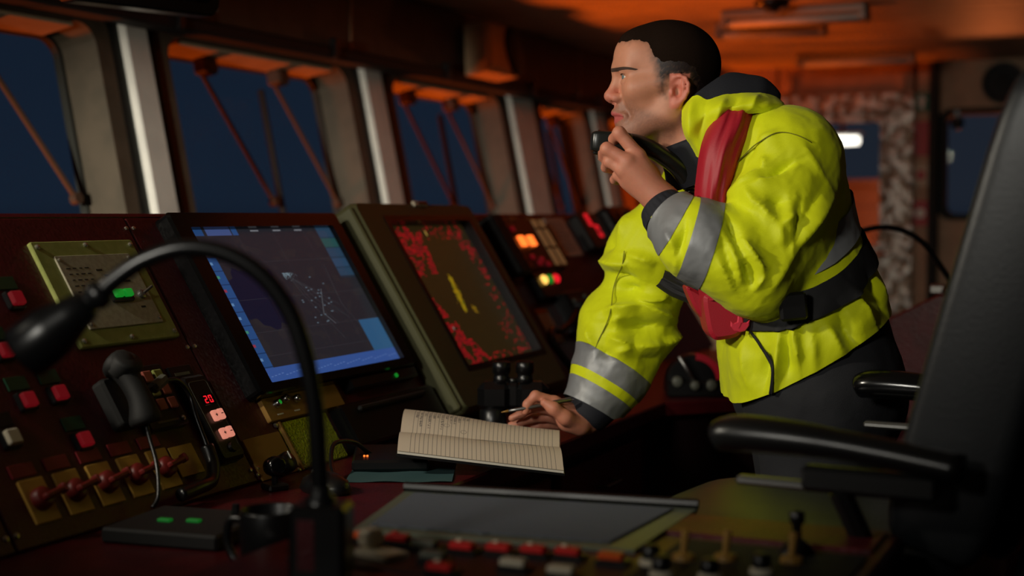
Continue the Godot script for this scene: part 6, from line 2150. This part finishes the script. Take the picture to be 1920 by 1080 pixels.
func make_clothing_parts(me: Node3D, jf: Field, jl: PackedInt32Array) -> void:
	# hood rolled down round the neck, with its dark lining
	var Bp := [Vector3(-0.1953, 1.3639, 0.0650), Vector3(-0.1848, 1.3595, 0.1000), Vector3(-0.1643, 1.4102, 0.1150), Vector3(-0.1324, 1.4312, 0.1250), Vector3(-0.0942, 1.4376, 0.1320), Vector3(-0.0619, 1.4373, 0.1220), Vector3(-0.0314, 1.4399, 0.0700)]
	var Mp := [Vector3(-0.2176, 1.4133, 0.0800), Vector3(-0.2079, 1.4112, 0.1150), Vector3(-0.1850, 1.4339, 0.1280), Vector3(-0.1463, 1.4483, 0.1450), Vector3(-0.1009, 1.4520, 0.1480), Vector3(-0.0639, 1.4518, 0.1380), Vector3(-0.0304, 1.4542, 0.0800)]
	var Tp := [Vector3(-0.2191, 1.4513, 0.0650), Vector3(-0.1972, 1.4733, 0.0900), Vector3(-0.1762, 1.4632, 0.1050), Vector3(-0.1472, 1.4727, 0.1100), Vector3(-0.1007, 1.4756, 0.1100), Vector3(-0.0642, 1.4745, 0.1000), Vector3(-0.0338, 1.4647, 0.0600)]
	var Up := [Vector3(-0.2132, 1.4504, 0.0500), Vector3(-0.1903, 1.4775, 0.0750), Vector3(-0.1644, 1.5015, 0.0750), Vector3(-0.1319, 1.5184, 0.0650), Vector3(-0.0966, 1.5154, 0.0650), Vector3(-0.0603, 1.5064, 0.0650), Vector3(-0.0321, 1.4756, 0.0500)]
	var rows := [[], [], [], []]
	for r in 4:
		var src: Array = [Bp, Mp, Tp, Up][r]
		for p in src:
			rows[r].append(p)
		for i in range(src.size() - 2, -1, -1):
			var p: Vector3 = src[i]
			rows[r].append(Vector3(p.x + 0.012, p.y - 0.004, -p.z - 0.004))
	inst("hood", surface_mesh([crumple(loft_surface([rows[0], rows[1], rows[2]], 12, 14), 0.003)]), mats.jacket, me)
	var inner := []
	for p in rows[3]:
		inner.append(Vector3(lerpf(p.x, -0.08, 0.25), p.y - 0.05, p.z * 0.6))
	inst("hood_lining", loft([rows[2], rows[3], inner], 6, 5).mesh(), mats.navy_cloth, me)
	# dark collar of the shirt round the neck
	var na := (hd(78, -185, 0) - hd(32, -62, 0)).normalized()
	var ns := na.cross(Vector3.BACK).normalized()
	obj("shirt_collar", mb(Transform3D(Basis(ns, na, ns.cross(na)), hd(58, -140, 0))).smooth(true).lathe([Vector2(0.0655, -0.012), Vector2(0.069, -0.016), Vector2(0.072, -0.01), Vector2(0.076, 0.03), Vector2(0.085, 0.07)], 40), mats.navy_cloth, me)
	# inflatable collar of the life vest: over the near shoulder, and its lower end
	strip(jf, jl, [Vector3(-0.1178, 1.4557, 0.1000), Vector3(-0.1308, 1.4222, 0.1280), Vector3(-0.1540, 1.3702, 0.1480), Vector3(-0.1657, 1.3214, 0.1500), Vector3(-0.1715, 1.2725, 0.1450), Vector3(-0.1679, 1.2036, 0.1300), Vector3(-0.1655, 1.1343, 0.1300), Vector3(-0.1602, 1.0947, 0.1300)], [0.066, 0.08, 0.078, 0.07, 0.064, 0.06, 0.06, 0.06], 0.03, mats.red_cloth, "vest_collar", me, true)
	var zz := Vector3(0, 0, 0)
	var lo := mb()
	var poly := PackedVector2Array()
	for p in [Vector3(-0.1930, 1.1160, 0.1600), Vector3(-0.1065, 1.0709, 0.1600), Vector3(-0.1083, 1.0454, 0.1600), Vector3(-0.1238, 1.0237, 0.1600), Vector3(-0.1757, 1.0159, 0.1600)]:
		poly.append(Vector2(p.x, p.y))
	obj("vest_pouch", mb().extrude(round_off(poly), 0.05, 0.15, 0.007), mats.red_cloth, me)
	poly = PackedVector2Array()
	for p in [Vector3(-0.2168, 1.1201, 0.0800), Vector3(-0.1763, 1.0999, 0.0800), Vector3(-0.1679, 1.0392, 0.0800), Vector3(-0.1963, 1.0716, 0.0800)]:
		poly.append(Vector2(p.x, p.y))
	obj("vest_flap", mb().extrude(round_off(poly), 0.02, 0.085, 0.006), mats.red_cloth, me)
	# pull tab: a small anchor-shaped plate
	var c := Vector3(-0.1246, 1.0510, 0.1700)
	poly = PackedVector2Array()
	for q in [[-14, -4], [-8, -11], [0, -13], [8, -11], [14, -3], [15, 6], [10, 2], [5, 2], [4, 12], [-3, 12], [-4, 3], [-9, 1], [-14, 4]]:
		poly.append(Vector2(c.x + q[0] * 0.0012, c.y + q[1] * 0.0012))
	var tab := obj("pull_tab", mb().extrude(poly, c.z - 0.002, c.z + 0.005, 0.0015), mats.red_tab, me)
	obj("arrow_mark", mb(Transform3D(Basis(Vector3.BACK, deg_to_rad(-25)), Vector3(c.x, c.y - 0.003, c.z + 0.0052))).box(Vector3.ZERO, Vector3(0.0016, 0.012, 0.0006), 0.0), mats.red_cloth, tab)
	# buckle and loose straps
	strip(jf, jl, [Vector3(-0.2447, 1.1240, -0.0600), Vector3(-0.2174, 1.1090, -0.0200), Vector3(-0.1786, 1.0924, 0.0200)], [0.036, 0.044, 0.04], 0.012, mats.webbing, "belt_end", me, true)
	var bc := Vector3(-0.0418, 1.0872, 0.2000)
	bc.z = drape(jf, jl, bc.x, bc.y, 0.35, bc.z) + 0.012
	obj("buckle", mb(Transform3D(Basis(Vector3.UP, deg_to_rad(4)) * Basis(Vector3.BACK, deg_to_rad(6)), bc)).box(Vector3.ZERO, Vector3(0.05, 0.05, 0.016), 0.005), mats.black_plastic, me)
	strip(jf, jl, [Vector3(-0.0242, 1.0696, 0.1700), Vector3(0.0004, 1.0501, 0.1700), Vector3(0.0165, 1.0183, 0.1650), Vector3(0.0220, 0.9686, 0.1600)], [0.018, 0.012, 0.009, 0.008], 0.005, mats.webbing, "strap_end", me)
	strip(jf, jl, [Vector3(-0.1040, 1.0363, 0.1700), Vector3(-0.0871, 1.0109, 0.1700), Vector3(-0.0713, 0.9790, 0.1650), Vector3(-0.0709, 0.9242, 0.1600)], [0.004, 0.005, 0.005, 0.006], 0.004, mats.webbing, "zip_edge", me)
	# stitched seams
	for q in [[Vector3(-0.1376, 1.3383, 0.1700), Vector3(-0.1164, 1.3596, 0.1700), Vector3(-0.0952, 1.3808, 0.1700), Vector3(-0.0596, 1.3988, 0.1600), Vector3(-0.0156, 1.3872, 0.1600), Vector3(0.0280, 1.3530, 0.1400), Vector3(0.0607, 1.2906, 0.1200)], [Vector3(-0.3083, 1.1757, -0.2000), Vector3(-0.3137, 1.1423, -0.2000), Vector3(-0.3280, 1.0922, -0.2000), Vector3(-0.3411, 1.0309, -0.2000), Vector3(-0.3610, 0.9862, -0.2000), Vector3(-0.3699, 0.9616, -0.2000)], [Vector3(0.0778, 1.1269, 0.1400), Vector3(0.1122, 1.0897, 0.1300), Vector3(0.1454, 1.0615, 0.1100)]]:
		strip(jf, jl, q, [0.0018, 0.0018], 0.0022, mats.seam, "seam", me)
	# knitted cuffs
	var w := Vector3(-0.2559, 1.2490, 0.1550)
	var ax := (Vector3(-0.2627, 1.2746, 0.1350) - Vector3(-0.2216, 1.2180, 0.1800)).normalized()
	cuff(me, w - ax * 0.004, ax, 0.049, 0.040, 0.034, 22)
	w = Vector3(-0.3732, 0.8352, -0.2550)
	ax = (Vector3(-0.3848, 0.8108, -0.2500) - Vector3(-0.3479, 0.8666, -0.2600)).normalized()
	cuff(me, w - ax * 0.02, ax, 0.056, 0.042, 0.05, 0)
	var wt := sub("wrist_watch", me)
	var wa := (Vector3(-0.3848, 0.8142, -0.2500) - Vector3(-0.3507, 0.8268, -0.2500)).normalized()
	var sd := wa.cross(Vector3.UP).normalized()
	obj("watch_strap", mb(Transform3D(Basis(sd, wa, sd.cross(wa)), Vector3(-0.3745, 0.8176, -0.2500))).smooth(true).lathe([Vector2(0.027, -0.009), Vector2(0.0295, -0.009), Vector2(0.0295, 0.009), Vector2(0.027, 0.009)], 28), mats.black_rubber, wt)
	# trousers and boots
	var tf := Field.new()
	tf.chain([Vector3(0.0406, 1.0455, 0.0000) + Vector3(0, 0, -0.06), Vector3(0.0523, 0.9201, 0.0000) + Vector3(0, 0, -0.075)], [0.13, 0.155], 0.05)
	tf.chain([Vector3(0.0406, 1.0455, 0.0000) + Vector3(0, 0, 0.06), Vector3(0.0523, 0.9201, 0.0000) + Vector3(0, 0, 0.075)], [0.13, 0.155], 0.05)
	for s in [-1, 1]:
		tf.chain([Vector3(0.0525, 0.8992, 0.0000) + Vector3(0, 0, 0.085 * s), Vector3(0.05 - 0.03 * s, 0.5, 0.12 * s), Vector3(0.1 - 0.05 * s, 0.1, 0.14 * s)], [0.125, 0.088, 0.075], 0.04)
	var keep := fold_list
	fold_list = []
	var tr := crumple(tf.net(Vector3(-0.22, 0.06, -0.3), Vector3(0.3, 1.14, 0.3), 0.012), 0.006)
	fold_list = keep
	inst("trousers", surface_mesh([tr]), mats.trousers, me)
	for s in [-1, 1]:
		var sf := Field.new()
		var o := Vector3(0.1 - 0.05 * s, 0, 0.14 * s)
		sf.limb(o + Vector3(0.02, 0.05, 0), o + Vector3(-0.15, 0.035, 0), 0.05, 0.036, 0.03)
		sf.limb(o + Vector3(0, 0.06, 0), o + Vector3(0, 0.14, 0), 0.05, 0.055, 0.03)
		inst("boot", surface_mesh([sf.net(o + Vector3(-0.22, -0.03, -0.08), o + Vector3(0.1, 0.22, 0.08), 0.01)]), mats.black_rubber, me)

func cuff(me: Node3D, at: Vector3, ax: Vector3, r0: float, r1: float, len: float, ruffles: int) -> void:
	var side := ax.cross(Vector3.UP).normalized()
	var b := Basis(side, ax, side.cross(ax))
	var m := mb(Transform3D(b, at)).smooth(true)
	var n := 66
	var rows := 8
	var p := func(i: int, j: int) -> Vector3:
		var a := TAU * i / n
		var t := float(j) / rows
		var r := lerpf(r0, r1, t) + (0.0022 * sin(a * ruffles + 3.0 * t) * sin(PI * minf(t * 1.2, 1.0)) if ruffles > 0 else 0.0)
		if j == rows:
			r -= 0.006
		return Vector3(r * cos(a), len * t, -r * sin(a))
	for i in n:
		for j in rows:
			m.quad(p.call(i, j), p.call(i + 1, j), p.call(i + 1, j + 1), p.call(i, j + 1))
	obj("cuff", m, mats.navy_cloth, me)

func make_held_things() -> void:
	var base := Transform3D(Basis(Vector3.UP, atan(1205.0 / 2700.0)), Vector3(-0.6466, 0, -2.7776))
	# handset microphone held to the mouth
	var h := thing("microphone_handset", base, "black handset held up to the mouth in the raised hand", "handset")
	var spine := smooth_path([Vector3(-0.3801, 1.3901, 0.0650), Vector3(-0.3499, 1.3881, 0.0650), Vector3(-0.3091, 1.3863, 0.0600), Vector3(-0.2680, 1.3694, 0.0550), Vector3(-0.2288, 1.3423, 0.0500), Vector3(-0.2057, 1.3181, 0.0450)], 6)
	var rad := []
	for i in spine.size():
		var t := float(i) / (spine.size() - 1)
		rad.append(lerpf(0.021, 0.017, smoothstep(0.0, 0.35, t)) + 0.004 * smoothstep(0.75, 1.0, t))
	obj("body", mb().smooth(true).tube(spine, rad, 16, 1.0), mats.handset_black, h)
	cushion_at(h, "mouthpiece", Transform3D(Basis(Vector3.BACK, deg_to_rad(-3)), Vector3(-0.3549, 1.3863, 0.0800)), Vector3.ZERO, Vector3(0.078, 0.04, 0.052), mats.handset_black)
	obj("speaker_slots", mb(Transform3D(Basis(Vector3.BACK, deg_to_rad(-14)), Vector3(-0.3659, 1.3649, 0.0650))).box(Vector3.ZERO, Vector3(0.044, 0.008, 0.042), 0.003), mats.black_matte, h)
	var coil := []
	var p0 := Vector3(-0.2057, 1.3181, 0.0450)
	var p1 := Vector3(-0.1893, 1.2324, 0.0000)
	for i in 120:
		var t := i / 119.0
		coil.append(p0.lerp(p1, t) + Vector3(cos(t * 75.0) * 0.009, 0, sin(t * 75.0) * 0.009))
	obj("coiled_cord", mb().smooth(true).tube(coil, 0.0032, 6), mats.black_rubber, h)
	# pen lying in the resting hand
	var pen := thing("pen", base, "slim pen held between the fingers over the notebook", "pen")
	var a := Vector3(-0.5639, 0.8371, -0.2000)
	var b := Vector3(-0.4120, 0.8640, -0.2000)
	obj("tip", mb().smooth(true).tube([a, a.lerp(b, 0.1)], [0.0008, 0.0032], 10), mats.amber_plate, pen)
	obj("barrel", mb().smooth(true).tube([a.lerp(b, 0.1), a.lerp(b, 0.2), a.lerp(b, 0.96)], [0.0032, 0.004, 0.0042], 10), mats.steel, pen)
	obj("clip", mb().tube([a.lerp(b, 0.7) + Vector3(0, 0.005, 0.002), a.lerp(b, 0.97) + Vector3(0, 0.006, 0.002)], 0.0011, 6), mats.chrome, pen)
	obj("button", mb().tube([a.lerp(b, 0.96), b], 0.0022, 8), mats.chrome, pen)

func _ready() -> void:
	make_materials()
	make_camera_and_light()
	make_room()
	make_console()
	make_desk_things()
	make_near_console()
	make_chair()
	make_aft_things()
	make_person()
